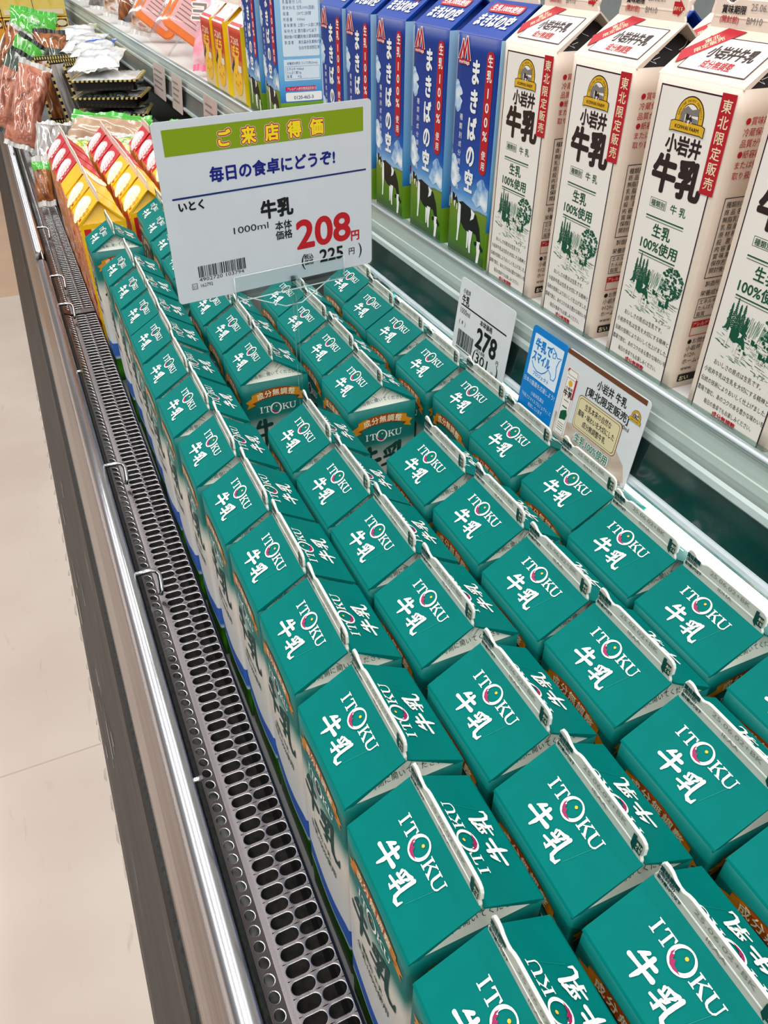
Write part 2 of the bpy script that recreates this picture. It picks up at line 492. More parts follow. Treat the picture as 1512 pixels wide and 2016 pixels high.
TEALBODY = zramp('milk_body_print', [(0.0, (46, 120, 22)), (0.028, (70, 150, 30)), (0.042, (40, 110, 20)), (0.0425, (210, 226, 240)), (0.047, (62, 108, 190)),
    (0.066, (52, 98, 190)), (0.0665, (224, 226, 226)), (0.115, (222, 216, 206)), (0.142, (226, 218, 206)), (0.150, (190, 200, 190)), (0.163, (10, 122, 111)), (0.168, (0, 112, 106)), (0.23, (0, 112, 106))],
    wave=0.012, wscale=24)

# ------------------------------------------------------------------ gable-top carton
def face_fn(face, wx, wy, H, rise, B, inset, ft):
    L = math.hypot(wx / 2, rise); ca, sa = wx / 2 / L, rise / L
    Lg = math.hypot(inset, rise); cg, sg = inset / Lg, rise / Lg
    def bul(u, w, v):
        a = max(0, min(1, u / w)); b = max(0, min(1, v / H))
        return B * math.sin(PI * a) * math.sin(PI * b) ** 0.8
    def f(u, v, e):
        if face == 'xm': return (-wx / 2 - bul(u, wy, v) - e, wy / 2 - u, v)
        if face == 'xp': return (wx / 2 + bul(u, wy, v) + e, -wy / 2 + u, v)
        if face == 'ym': return (-wx / 2 + u, -wy / 2 - bul(u, wx, v) - e, v)
        if face == 'yp': return (wx / 2 - u, wy / 2 + bul(u, wx, v) + e, v)
        if face == 'rl': return (-wx / 2 + v * ca - sa * e, wy / 2 - u, H + v * sa + ca * e)
        if face == 'rr': return (wx / 2 - v * ca + sa * e, -wy / 2 + u, H + v * sa + ca * e)
        if face == 'fin': return (-ft / 2 - e, wy / 2 - u, H + rise + v)
        if face == 'gab': return (-wx / 2 + u, -wy / 2 + .0008 + v * cg - sg * e, H + v * sg + cg * e)
    return f

def carton_meshes(key, wx, wy, H, rise, fh, B, mats, prints, inset=0.015, notch=True):
    """meshes for the parts of one carton: body, roof, top_seal, two gable folds"""
    out = {}
    ft = 0.0017
    F = lambda face: face_fn(face, wx, wy, H, rise, B, inset, ft)
    # body: rounded-square tube that bulges a little at mid height
    mb = MB(); rc = 0.0012; NV = 14; NS = 9
    rings = []
    for j in range(NV + 1):
        z = H * j / NV; R = []
        for face, w in (('ym', wx), ('xp', wy), ('yp', wx), ('xm', wy)):
            fn = F(face)
            for i in range(NS + 1):
                u = rc + (w - 2 * rc) * i / NS
                R.append(fn(u, z, 0.0))
        rings.append(R)
    mb.loft(rings, mats['body'], smooth=True, closed=True, cap=True)
    for face in ('xm', 'ym', 'xp', 'yp'):
        if face in prints: prints[face].emit(mb, F(face))
    out['carton_body'] = mb.mesh(key + '_body')
    # roof: two board slabs that meet under the seal
    mb = MB(); t = 0.0008; r0 = 0.0010
    L = math.hypot(wx / 2, rise); sa = rise / L; ca = wx / 2 / L
    for s in (-1, 1):
        prof = [(s * (wx / 2 - 0.0002), H - 0.0006), (s * (wx / 2 - 0.0002), H + 0.0002), (s * (wx / 2 - r0), H + 0.0010 + r0 * sa / ca * .5), (s * 0.0006, H + rise + 0.0004), (s * 0.0006, H + rise - t), (s * (wx / 2 - 0.004), H - 0.0006)]
        mb.extrude_y(prof, -wy / 2, wy / 2, mats['roof'], closed=True, n=1)
    if 'rl' in prints: prints['rl'].emit(mb, F('rl'), eps=0.0010)
    if 'rr' in prints: prints['rr'].emit(mb, F('rr'), eps=0.0010)
    out['gable_roof'] = mb.mesh(key + '_roof')
    # top seal: flat pressed fin with a taller tab at the far end
    mb = MB(); z0 = H + rise - 0.001
    k = fh / 0.0147; hy = wy / 2
    if notch:
        prof = [(hy - .0008, 0), (hy - .0006, .0035), (hy - .0015, .0065), (hy - .0016, .0140), (hy - .0028, .0162), (hy - .0050, .0166), (hy - .0072, .0160), (hy - .0095, .0142), (hy - .0125, .0130),
                (hy - .0150, .0131), (hy - .0175, .0146), (hy - .0200, .0152), (-hy + .0075, .0154), (-hy + .0045, .0151), (-hy + .0024, .0139), (-hy + .0014, .0118), (-hy + .0012, .0070), (-hy + .0026, .0045), (-hy + .0014, .0022), (-hy + .0012, 0)]
    else:
        prof = [(hy - .0005, 0), (hy - .0005, .0135), (hy - .0025, .0154), (-hy + .0025, .0154), (-hy + .0005, .0135), (-hy + .0005, 0)]
    prof = [(y, z * k) for y, z in prof]; n = len(prof)
    cy = sum(p[0] for p in prof) / n
    def outl(x, sh):
        return [(x, y + (cy - y) * sh, z0 + z - (0.0005 if (sh and z > .004) else 0)) for y, z in prof]
    Lr, Rr = outl(-ft / 2, 0.012), outl(ft / 2, 0.012); l2, r2 = outl(-ft / 2 + .0003, 0), outl(ft / 2 - .0003, 0)
    mb.loft([Lr, l2, r2, Rr], mats['edge'], smooth=False)
    for R, s in ((Lr, -1), (Rr, 1)):
        tr = tessellate_polygon([[Vector((0, p[1], p[2])) for p in R]])
        mb.add(R, tr, mats['fin'])
    for zc, w in ((.0066 * k, .0005),):
        for s in (-1, 1):
            mb.box(min(s * ft / 2, s * (ft / 2 + .00025)), -hy + .004, z0 + zc - w, max(s * ft / 2, s * (ft / 2 + .00025)), hy - .003, z0 + zc + w, mats['edge'])
    if 'fin' in prints: prints['fin'].emit(mb, F('fin'), eps=0.0003)
    out['top_seal'] = mb.mesh(key + '_seal')
    # folded gable triangles at both ends
    for nm, s in (('near', 1), ('far', -1)):
        mb = MB(); fn = F('gab'); Lg = math.hypot(inset, rise)
        a, b, c = (.0015, -.0002), (wx - .0015, -.0002), (wx / 2, Lg - .0018)
        top = [fn(*a, 0), fn(*b, 0), fn(*c, 0)]; bot = [fn(*a, -.0006), fn(*b, -.0006), fn(*c, -.0006)]
        q = [top[0], top[1], top[2], bot[0], bot[1], bot[2]]
        fl = [(0, 1, 2), (5, 4, 3), (0, 3, 4, 1), (1, 4, 5, 2), (2, 5, 3, 0)]
        if s == -1: q = [(-x, -y, z) for x, y, z in q]
        mb.add(q, fl, mats['fold'])
        if s == 1 and 'gab' in prints: prints['gab'].emit(mb, fn)
        out['gable_fold_' + nm] = mb.mesh(key + '_fold_' + nm)
    return out

def carton(name, meshes, label, cat, loc, rot, group):
    t = thing(name, label, cat, loc, rot, group)
    for k in ('carton_body', 'gable_roof', 'top_seal', 'gable_fold_near', 'gable_fold_far'):
        o = bpy.data.objects.new('gable_fold' if k.startswith('gable_fold') else k, meshes[k])
        COL.objects.link(o); o.parent = t
    return t

# ---- artwork: green milk carton ----
W = 0.070; HB = 0.195; RISE = 0.0213
def milk_roof():
    P = Print()
    itoku(P, .0148, .0256, .0066, .0390, WHITE, YDOT, MAGENTA)
    brush(P, '牛', .0180, .0075, .0135, .0118, WHITE)
    brush(P, '乳', .0342, .0070, .0125, .0120, WHITE)
    P.stroke([(.0530, .0300), (.0485, .0110)], .00018, TEAL_L, 1, False)
    return P
def ribbon(P, m0=HB):
    """arched ribbon with folded tails; heights are measured down from the eave"""
    def arc(u, d): return m0 - d - 0.0045 * ((u - .035) / .025) ** 2
    def tail(s):
        X = lambda a: .035 + s * a
        P.poly([(X(.0235), m0 - .0155), (X(.0315), m0 - .0195), (X(.0285), m0 - .0225), (X(.0305), m0 - .0270), (X(.0215), m0 - .0240)][::s], GOLD, 1)
        P.poly([(X(.0212), m0 - .0190), (X(.0250), m0 - .0215), (X(.0212), m0 - .0245)][::s], BRDK, 2)
    tail(1); tail(-1)
    us = [.010 + .050 * i / 16 for i in range(17)]
    v = []; f = []
    for u in us: v += [(u, arc(u, .0078)), (u, arc(u, .0175))]
    for i in range(16): f.append((2 * i, 2 * i + 1, 2 * i + 3, 2 * i + 2))
    P.raw(v, f[:3] + f[-3:], GOLD, 3); P.raw(v, f[3:-3], BROWN, 3)
    for d in (.0082, .0171):
        P.stroke([(u, arc(u, d)) for u in us], .0004, BRDK, 4, False)
    for i, ch in enumerate('成分無調整'):
        u = .035 + (i - 2) * .0078
        sl = -0.0045 * 2 * (u - .035) / .025 ** 2
        P.text(ch, u, arc(u, .0158), .0076, CREAM, 5, 0.02, al='c', rot=math.atan(sl), res=2)
def milk_front():
    P = Print(); ribbon(P)
    itoku(P, .0170, HB - .0338, .0068, .0380, WHITE, YDOT, MAGENTA)
    brush(P, '牛', .0075, HB - .072, .024, .029, DKGREEN)
    brush(P, '乳', .0345, HB - .072, .026, .029, DKGREEN)
    P.text('種類別 牛乳', .035, HB - .083, .0052, DKGREEN, 2, .01, al='c', res=2)
    P.text('生乳100%使用', .035, HB - .0935, .0074, DKGREEN, 2, .015, al='c', res=2, sx=.9)
    return P
def milk_seal(code):
    P = Print()
    P.text('賞味期限', .0022, .0098, .0036, DKGREEN, 2, .05, res=2, sx=.82)
    P.text('(開封前)', .0024, .0068, .0030, DKGREEN, 2, .02, res=2, sx=.9)
    P.text('要冷蔵10℃以下', .0022, .0034, .0028, DKGREEN, 2, .03, res=2, sx=.72)
    P.text('25.06.02+BK', .0225, .0098, .0044, GREYINK, 2, -.012, res=2, fit=.033, shear=0)
    P.text(code, .0315, .0036, .0040, GREYINK, 2, -.012, res=2, fit=.011)
    P.poly([(.0605, .0125), (.0605, .0040), (.0628, .0012), (.0628, .0032), (.0670, .0032), (.0670, .0108), (.0628, .0108), (.0628, .0128)], DKGREEN, 2)
    P.text('あけ', .0636, .0076, .0026, CREAM, 3, .02, res=2, sx=.75)
    P.text('くち', .0636, .0046, .0026, CREAM, 3, .02, res=2, sx=.75)
    return P
def milk_gable():
    P = Print()
    for i, ch in enumerate('①両側に開いてください'):
        u = .012 + i * .0043
        P.text(ch, u + .0012, .0030 + .0018 * math.sin(PI * (u - .012) / .046), .0040, DKGREEN, 1, 0, al='c', res=2)
    for s in (1, -1):
        X = lambda a: .035 + s * a
        P.stroke([(X(.0262), .0058), (X(.0290), .0034), (X(.0250), .0028)], .00045, DKGREEN, 1, False)
        P.stroke([(X(.0290), .0034), (X(.0235), .0070)], .00045, DKGREEN, 1, False)
        P.stroke([(X(.0035), .0075), (X(.0070), .0105), (X(.0120), .0125), (X(.0105), .0165), (X(.0060), .0190)], .0003, DKGREEN, 1, False)
        P.stroke([(X(.0035), .0110), (X(.0068), .0140), (X(.0082), .0175), (X(.0035), .0205)], .0003, DKGREEN, 1, False)
        P.stroke([(X(.0120), .0125), (X(.0160), .0105), (X(.0190), .0112)], .0003, DKGREEN, 1, False)
    return P
_front = milk_front()
_mm = dict(body=TEALBODY, roof=TEAL, fold=OFFW, fin=FINW, edge=FINE)
def milk_set(code):
    return carton_meshes('milk_' + code, W, W, HB, RISE, .0147, .0020, _mm,
                         dict(xm=_front, ym=_front, xp=_front, rl=milk_roof(), rr=milk_roof(), fin=milk_seal(code), gab=milk_gable()))
MILK_A = milk_set('IEAA'); MILK_B = milk_set('IDHA')

# ------------------------------------------------------------------ green milk cartons in four rows
rnd = random.Random(11)
DECK = -0.195
ORD = ['', 'nearest', 'second', 'third', 'fourth', 'fifth', 'sixth', 'seventh', 'eighth', 'ninth', 'tenth', 'eleventh', 'twelfth', 'thirteenth', 'fourteenth', 'fifteenth']
ROW = {1: 'row along the vent grille', 2: 'second row from the grille', 3: 'third row from the grille', 4: 'back row under the shelf edge'}
rows = {
    1: [(-.003, 1.0608), (-.0015, 1.138), (.0003, 1.217), (.0015, 1.2962), (.0014, 1.370), (-.0002, 1.445), (-.002, 1.5243), (-.0035, 1.6058), (-.0045, 1.683), (-.0022, 1.7625), (-.001, 1.836), (.0, 1.9145), (-.001, 1.9945), (-.0045, 2.134)],
    2: [(.0758, 1.0499), (.0748, 1.1250), (.0755, 1.2010), (.0775, 1.2840), (.0758, 1.3598), (.0745, 1.4335), (.0747, 1.5125), ('gap', 0), (.0768, 1.6755), (.0785, 1.7525), (.0773, 1.8295), (.0772, 1.9875), (.0775, 2.069), (.0790, 2.150), (.0845, 2.226)],
    3: [(.1581, 1.0482), (.1550, 1.1235), (.1572, 1.2012), (.1545, 1.2740), (.1568, 1.3520), (.1528, 1.4292), ('gap', 0), (.1525, 1.5838), (.1572, 1.6636), (.1584, 1.7443), (.1622, 1.8219)],
    4: [(.2360, 1.0495), (.2350, 1.1270), (.2325, 1.2075), (.2318, 1.2820), (.2395, 1.3570), (.2352, 1.4345), (.2395, 1.5125), (.2365, 1.5905), (.2405, 1.6755), (.2400, 1.7478), (.2480, 1.8308)],
}
# the last carton of rows 2..4 that can be seen past the price sign is counted from the gap
proto = {}
for r, lst in rows.items():
    k = 0; far = False
    for x, y in lst:
        if x == 'gap': far = True; k = 0; continue
        k += 1
        pos = 'nearest' if k == 1 else ORD[k]
        if not far:
            if r == 4: lab = 'green gable-top milk carton, %s of the %s' % (pos if k == 1 else pos + ' nearest', ROW[r])
            else: lab = 'green gable-top milk carton, %s in the %s' % (pos if k == 1 else pos + ' nearest', ROW[r])
        else:
            if r == 2 and k >= 4:
                j = 8 - k
                lab = 'green milk carton left of the price sign, %s far end of row two' % ('at the' if j == 1 else ORD[j] + ' from')
            else:
                lab = 'green milk carton %s the gap in the %s' % ('just beyond' if k == 1 else ORD[k] + ' beyond', ROW[r])
        ms = MILK_B if r == 4 else MILK_A
        loc = (x + W / 2, y + W / 2, DECK); rot = (0, 0, rnd.uniform(-.012, .012))
        key = r == 4
        if key not in proto: proto[key] = carton('milk_carton', ms, lab, 'milk carton', loc, rot, 'green milk cartons on the lower deck')
        else: dup(proto[key], loc, rot, lab)

# ------------------------------------------------------------------ farm milk cartons (cream) and sky-blue milk cartons on the shelf
BOARD = mat('cream_coated_board', (236, 218, 202), 0.42, spec=0.35, var=0.025)
PURP = ink('dark_plum_print', (52, 18, 40)); DKBR = ink('dark_brown_print', (46, 26, 26))
RED = ink('red_print', (186, 20, 36)); FGREEN = ink('forest_green_print', (18, 84, 58)); FLIGHT = ink('pale_green_print', (120, 164, 138))
YEL = ink('mustard_print', (226, 176, 34)); PANEL = ink('white_panel', (244, 236, 228)); GREY = ink('grey_print', (128, 122, 118))
BLK = mat('black_gable_board', (24, 18, 20), 0.5); CREDGE = ink('cream_edge', (248, 234, 220))

def farm_logo(P, cx, y, s):
    """arched badge: mustard arch round an etched meadow, name scroll below"""
    q = lambda a, b: (cx + a * s, y + b * s)
    arch = lambda r: [q(r * math.cos(t * PI / 16), .30 + r * 1.05 * math.sin(t * PI / 16)) for t in range(17)] + [q(-r, .1), q(r, .1)]
    P.poly(arch(.50), DKBR, 1); P.poly(arch(.47), YEL, 2); P.poly(arch(.33), DKBR, 3); P.poly(arch(.31), PANEL, 4)
    P.poly([q(-.3, .12), q(.3, .12), q(.3, .3), q(-.3, .36)], GREY, 5)
    P.poly([q(-.3, .45), q(-.12, .58), q(.05, .5), q(.3, .56), q(.3, .38), q(-.3, .34)], GREY, 5)
    cow(P, cx - .15 * s, y + .14 * s, .26 * s, DKBR, PANEL, 6)
    P.poly([q(-.62, .16), q(-.5, .20), q(.5, .20), q(.62, .16), q(.62, -.10), q(.5, -.07), q(-.5, -.07), q(-.62, -.10)], DKBR, 7)
    P.poly([q(-.60, .14), q(-.5, .18), q(.5, .18), q(.60, .14), q(.60, -.08), q(.5, -.05), q(-.5, -.05), q(-.60, -.08)], YEL, 8)
    P.text('KOIWAI FARM', cx, y + .01 * s, .13 * s, DKBR, 9, .015, al='c', fit=.86 * s, res=2)
    n = 'GENUINE DAIRY PRODUCTS'
    for i, ch in enumerate(n):
        t = PI * (0.97 - .94 * i / (len(n) - 1)); r = .37
        P.text(ch, *q(r * math.cos(t), .30 + r * 1.05 * math.sin(t)), .085 * s, DKBR, 3, .01, al='c', rot=t - PI / 2, res=1)
def meadow(P, x, y, w, dark, light, seed=4):
    """etched picture: trees, hills and cows, drawn with many short strokes"""
    r = random.Random(seed); q = lambda a, b: (x + a * w, y + b * w)
    for i in range(34):      # far hill
        a = r.uniform(.30, .66); P.stroke([q(a, r.uniform(.36, .44)), q(a + .03, .62 - 1.6 * (a - .48) ** 2 - r.uniform(0, .08))], w * .006, light if i % 3 else dark, 1, False)
    for cx, hh in ((.14, .66), (.20, .74), (.26, .68), (.32, .70), (.38, .58)):       # wood on the left
        for i in range(16):
            b = .36 + (hh - .36) * i / 15; ww = .055 * (1 - i / 17) * r.uniform(.6, 1.2)
            P.stroke([q(cx - ww, b - .012), q(cx, b + .012), q(cx + ww, b - .012)], w * .017, dark, 2, False)
    for i in range(110):     # round tree
        t = r.uniform(0, 2 * PI); d = math.sqrt(r.random())
        P.ell(*q(.79 + .18 * d * math.cos(t), .53 + .20 * d * math.sin(t)), w * r.uniform(.014, .03), w * r.uniform(.010, .022), dark, 2, 7)
    for i in range(60):
        t = r.uniform(0, 2 * PI); d = .19 * math.sqrt(r.random())
        c = (.79 + d * math.cos(t), .53 + d * math.sin(t)); P.stroke([q(*c), q(c[0] + .022, c[1] + .008)], w * .006, light, 3, False)
    P.poly([q(.77, .36), q(.81, .36), q(.82, .22), q(.76, .22)], dark, 2)
    for i in range(120):     # grass
        a, b = r.uniform(.0, .95), r.uniform(.02, .36)
        l = r.uniform(.03, .12)
        if a + l < 1.0 and a > .16 - b * .8 and a + l < .80 + b: P.stroke([q(a, b), q(a + l, b - .012)], w * r.uniform(.004, .008), dark if r.random() < .6 else light, 1, False)
    cow(P, x + .17 * w, y + .14 * w, .27 * w, dark, PANEL, 4); cow(P, x + .50 * w, y + .27 * w, .11 * w, dark, PANEL, 4); cow(P, x + .64 * w, y + .16 * w, .12 * w, dark, PANEL, 4)
def farm_front():
    P = Print()
    P.frame(.0052, -.001, .0640, .1900, .0009, PURP, 1); P.rect(.0061, 0, .0631, .1891, PANEL, 0)
    farm_logo(P, .0345, .1672, .0235)
    P.text('小岩井', .0345, .1535, .0118, DKBR, 2, .035, al='c', fit=.0300, res=3)
    P.text('牛乳', .0350, .1298, .0245, DKBR, 2, .045, al='c', fit=.0430, res=3)
    P.rect(.0560, .1345, .0672, .1918, RED, 5)
    P.vtext('東北限定販売', .0616, .1895, .0078, CREAM, 6, .012, pitch=1.12)
    P.frame(.0165, .1165, .0318, .1225, .0003, FGREEN, 1); P.text('種類別', .0242, .1177, .0045, FGREEN, 2, .01, al='c', res=2)
    P.text('牛 乳', .0430, .1170, .0064, FGREEN, 2, .01, al='c', res=2)
    for yy in (.1100, .0850):
        P.rect(.0155, yy, .0508, yy + .0009, FGREEN, 2); P.rect(.0155, yy - .0016, .0508, yy - .0012, FGREEN, 2)
    P.text('生乳', .0330, .0988, .0095, FGREEN, 2, .02, al='c', fit=.0170, res=3)
    P.text('100%使用', .0330, .0885, .0090, FGREEN, 2, .02, al='c', fit=.0350, res=3)
    meadow(P, .0085, .0430, .0550, FGREEN, FLIGHT)
    P.text('※イメージ', .0600, .0425, .0032, FGREEN, 2, 0, al='r', res=1)
    for i, (s, a, b) in enumerate([('おいしさの原点は生乳です。', .014, .0535), ('小岩井牛乳は生乳を大切にする精神と', .0078, .0620), ('伝統の技術によりおいしく仕上げました。', .0074, .0630), ('農場で飲む、あのコクのある豊かな味わいを', .0066, .0635), ('毎日の食卓でもお楽しみください。', .0148, .0560)]):
        P.text(s, a, .0370 - .0073 * i, .0042, BLACK, 2, .008, fit=b - a, res=2)
    P.text('成分無調整', .0340, .0020, .0048, RED, 2, .03, al='c', fit=.0200, res=2)
    return P
def farm_side():
    P = Print()
    for i, s in enumerate(['●賞味期限は', '冷蔵保存で', '品質が保た', '●紙容器に', 'または衝撃', '取り扱いに']):
        P.text(s, .008, .176 - .0062 * i, .0050, RED, 1, .0, res=1)
    P.frame(.0075, .082, .066, .134, .0005, BLACK, 1)
    for i, s in enumerate(['種類別名称 牛乳', '商 品 名', '無脂乳固形分', '乳 脂 肪 分', '原 材 料 名', '殺   菌', '内 容 量', '賞 味 期 限', '保存方法', '開封後の取扱']):
        P.text(s, .010, .128 - .0047 * i, .0042, BLACK, 1, .0, res=1)
    P.text('製造所', .010, .0765, .0042, BLACK, 1, 0, res=1)
    P.text('栄養成分', .008, .0700, .0044, BLACK, 1, 0, res=1); P.frame(.0075, .054, .05, .068, .0004, BLACK, 1)
    for i, s in enumerate(['エネルギー', 'たんぱく質', '脂質']): P.text(s, .009, .0640 - .0044 * i, .0038, BLACK, 1, 0, res=1)
    P.rect(.0075, .047, .024, .0515, RED, 1); P.text('アレルゲン', .0085, .0478, .0036, CREAM, 2, 0, res=1); P.frame(.0075, .0405, .024, .0515, .0005, RED, 2)
    for i, s in enumerate(['●お問合せ', '小岩井', '0120-', 'ホームペ', 'www.']): P.text(s, .008, .0345 - .0052 * i, .0046, BLACK, 1, 0, res=1)
    P.rrect(.0075, .0045, .050, .0105, .001, BLACK, 1)
    P.text('おい', .009, .0055, .0046, CREAM, 2, .02, res=1)
    return P
RISE_K = 0.0245
def farm_roof():
    P = Print()
    P.frame(.0100, .0060, .0640, .0345, .0007, PURP, 1); P.rect(.0107, .0067, .0633, .0338, PANEL, 0)
    P.poly([(0, .0195), (.0050, .0090), (.0330, .0405), (.0170, .0418)], RED, 3)
    P.text('東北', .0152, .0305, .0046, CREAM, 4, .015, al='c', rot=.85, res=2); P.text('限定販売', .0172, .0260, .0046, CREAM, 4, .015, al='c', rot=.85, res=2)
    P.text('小岩井牛乳', .0390, .0185, .0108, DKBR, 2, .035, al='c', fit=.0350, res=3, shear=.2)
    P.text('成分無調整', .0370, .0095, .0072, RED, 2, .015, al='c', fit=.0240, res=2)
    return P
def farm_seal():
    P = Print()
    P.text('賞味期限', .0080, .0085, .0048, BLACK, 2, .02, res=2); P.text('(開封前)', .0080, .0035, .0042, RED, 2, .01, res=2)
    P.text('25.06.01', .0300, .0105, .0052, GREY, 2, -.015, res=2); P.text('BM10', .0290, .0035, .0052, GREY, 2, -.015, res=2)
    P.poly([(.0560, .0115), (.0610, .0115), (.0610, .0130), (.0665, .0080), (.0610, .0030), (.0610, .0045), (.0560, .0045)], RED, 2)
    P.text('あけくち', .0566, .0066, .0028, CREAM, 3, .02, fit=.0080, res=1)
    return P
def farm_gable():
    P = Print()
    for s in (1, -1):
        X = lambda a: .035 + s * a
        P.stroke([(X(.014), .009), (X(.022), .006), (X(.020), .009), (X(.025), .005), (X(.018), .002), (X(.020), .0045), (X(.014), .006)], .0004, WHITE, 1, False)
        P.stroke([(X(.003), .010), (X(.008), .012), (X(.012), .016), (X(.008), .020), (X(.004), .022)], .0003, WHITE, 1, False)
    return P
FARM = carton_meshes('farm', W, W, HB, RISE_K, .0165, .0006, dict(body=BOARD, roof=BOARD, fold=BLK, fin=BOARD, edge=CREDGE),
                     dict(xm=farm_front(), ym=farm_side(), rl=farm_roof(), rr=farm_roof(), fin=farm_seal(), gab=farm_gable()))

SKY = zramp('sky_and_meadow_print', [(0.0, (60, 110, 14)), (.030, (82, 130, 22)), (.056, (118, 142, 40)), (.0565, (30, 50, 40)), (.058, (150, 190, 226)), (.066, (90, 150, 212)), (.085, (20, 88, 176)), (.110, (4, 62, 152)), (.20, (2, 48, 136))],
            wave=.010, wscale=30, wdetail=4)
BLUE = mat('royal_blue_board', (6, 62, 158), 0.35, spec=0.4, var=.04)
CLOUD = patchy('cloud_print', [(70, 134, 204), (180, 210, 236), (244, 248, 252)], 60, 0.4, coat=0)
INFO = ink('pale_info_panel', (222, 236, 246)); INFOI = ink('navy_print', (36, 62, 130)); PINK = ink('crimson_print', (206, 24, 84))
SKYS = zramp('pale_sky_side_print', [(0.0, (84, 140, 16)), (.036, (120, 160, 30)), (.0365, (40, 110, 180)), (.05, (60, 150, 214)), (.075, (120, 184, 226)), (.20, (170, 208, 236))])
def sky_front():
    P = Print()
    r = random.Random(5)
    for cx, cy, k in ((.058, .072, 1.0), (.066, .064, .9), (.052, .064, .8), (.004, .085, .9), (.008, .074, .9), (.003, .150, .8), (.006, .139, .7)):
        P.poly([(min(.0695, max(.0005, cx + .011 * k * math.cos(t) * (1 + .25 * math.sin(3 * t + cx * 900)))), cy + .009 * k * math.sin(t) * (1 + .2 * math.cos(4 * t))) for t in [2 * PI * i / 22 for i in range(22)]], CLOUD, 0)
    # maker's mark: three red peaks with white outline
    for m, g, l in ((WHITE, .0018, 2), (RED, 0, 3)):
        P.stroke([(.0046, .1755 - g / 2), (.0078, .1830), (.0098, .1905 + g / 2)], [.0040 + g, .0026 + g, .0012 + g], m, l, False)
        P.stroke([(.0098, .1905 + g / 2), (.0112, .1830), (.0122, .1765)], [.0012 + g, .0026 + g, .0030 + g], m, l, False)
        P.stroke([(.0122, .1765), (.0142, .1850), (.0162, .1930 + g / 2)], [.0030 + g, .0026 + g, .0012 + g], m, l, False)
        P.stroke([(.0162, .1930 + g / 2), (.0186, .1840), (.0218, .1755 - g / 2)], [.0012 + g, .0030 + g, .0042 + g], m, l, False)
    P.rect(.0035, .1715, .0230, .1755, RED, 3); P.text('morinaga', .0133, .1722, .0040, WHITE, 4, .02, al='c', fit=.0180, res=2)
    P.vtext('まきばの空', .0345, .1790, .0215, WHITE, 3, .035, pitch=1.07, sx=.72)
    P.rrect(.0505, .0860, .0625, .1860, .0058, RED, 2)
    P.vtext('生乳', .0565, .1845, .0100, WHITE, 3, .02, pitch=1.15, sx=.85); P.vtext('100%', .0565, .1600, .0110, WHITE, 3, .02, pitch=1.05, sx=1.05)
    P.vtext('使用', .0565, .1080, .0080, WHITE, 3, .01, pitch=1.15, sx=.85)
    P.vtext('種類別成分調整牛乳', .0140, .1330, .0058, WHITE, 3, .0, pitch=1.35, res=1)
    cow(P, .0180, .0130, .0420, BLACK, WHITE, 2)
    cow(P, .0040, .0470, .0120, BLACK, WHITE, 2)
    return P
def sky_roof():
    P = Print()
    P.rrect(.010, .0270, .060, .0375, .004, RED, 2); P.text('生乳100%使用', .035, .0295, .0076, WHITE, 3, .02, al='c', fit=.044, res=2)
    P.text('まきばの空', .035, .0115, .0160, WHITE, 3, .035, al='c', fit=.052, res=2, shear=.15)
    return P
def sky_side():
    P = Print()
    P.rect(.0, .0, .070, .195, SKYS, 0, .01)
    P.rrect(.009, .098, .067, .192, .002, INFO, 1)
    for i, (a, b) in enumerate([('種類別名称', '成分調整牛乳'), ('商 品 名', 'まきばの空'), ('無脂乳固形分', '8.3%以上'), ('乳 脂 肪 分', '2.0%'), ('原 材 料 名', '生乳100%(国産)'), ('殺 菌', '130℃ 2秒間'), ('内 容 量', '1000ml'), ('賞 味 期 限', '上部シール部に表示'), ('保 存 方 法', '要冷蔵10℃以下'), ('開封後の取扱', '開封後は賞味期限に'), ('製 造 者', '東北森永乳業株式会社'), ('', '仙台市宮城野区港')]):
        P.text(a, .0125, .186 - .0072 * i, .0050, INFOI, 2, 0, res=1, sx=.8); P.text(b, .034, .186 - .0072 * i, .0052, INFOI, 2, 0, res=1, sx=.8)
    P.rrect(.009, .066, .067, .094, .001, INFO, 1); P.frame(.011, .068, .066, .085, .0003, INFOI, 2)
    P.text('栄養成分表示 コップ1杯(200ml)', .014, .0872, .0044, INFOI, 2, 0, res=1, sx=.8)
    for i, (a, b) in enumerate([('エネルギー', '106kcal'), ('たんぱく質', '7.0g'), ('脂 質', '4.2g')]):
        P.text(a, .013, .0800 - .005 * i, .0044, INFOI, 3, 0, res=1, sx=.8); P.text(b, .030, .0800 - .005 * i, .0044, INFOI, 3, 0, res=1, sx=.8)
    P.rect(.009, .052, .058, .058, PINK, 1); P.text('アレルゲン(表示推奨品目含む)', .012, .0532, .0044, WHITE, 2, 0, res=1, sx=.8)
    P.rrect(.009, .038, .068, .0500, .002, WHITE, 1); P.text('0120-465-3', .022, .0405, .0070, INFOI, 2, .01, res=2)
    return P
SKYM = carton_meshes('sky', W, W, HB, RISE_K, .0165, .0006, dict(body=SKY, roof=BLUE, fold=BLUE, fin=BOARD, edge=CREDGE),
                     dict(xm=sky_front(), ym=sky_side(), rl=sky_roof(), rr=sky_roof()))

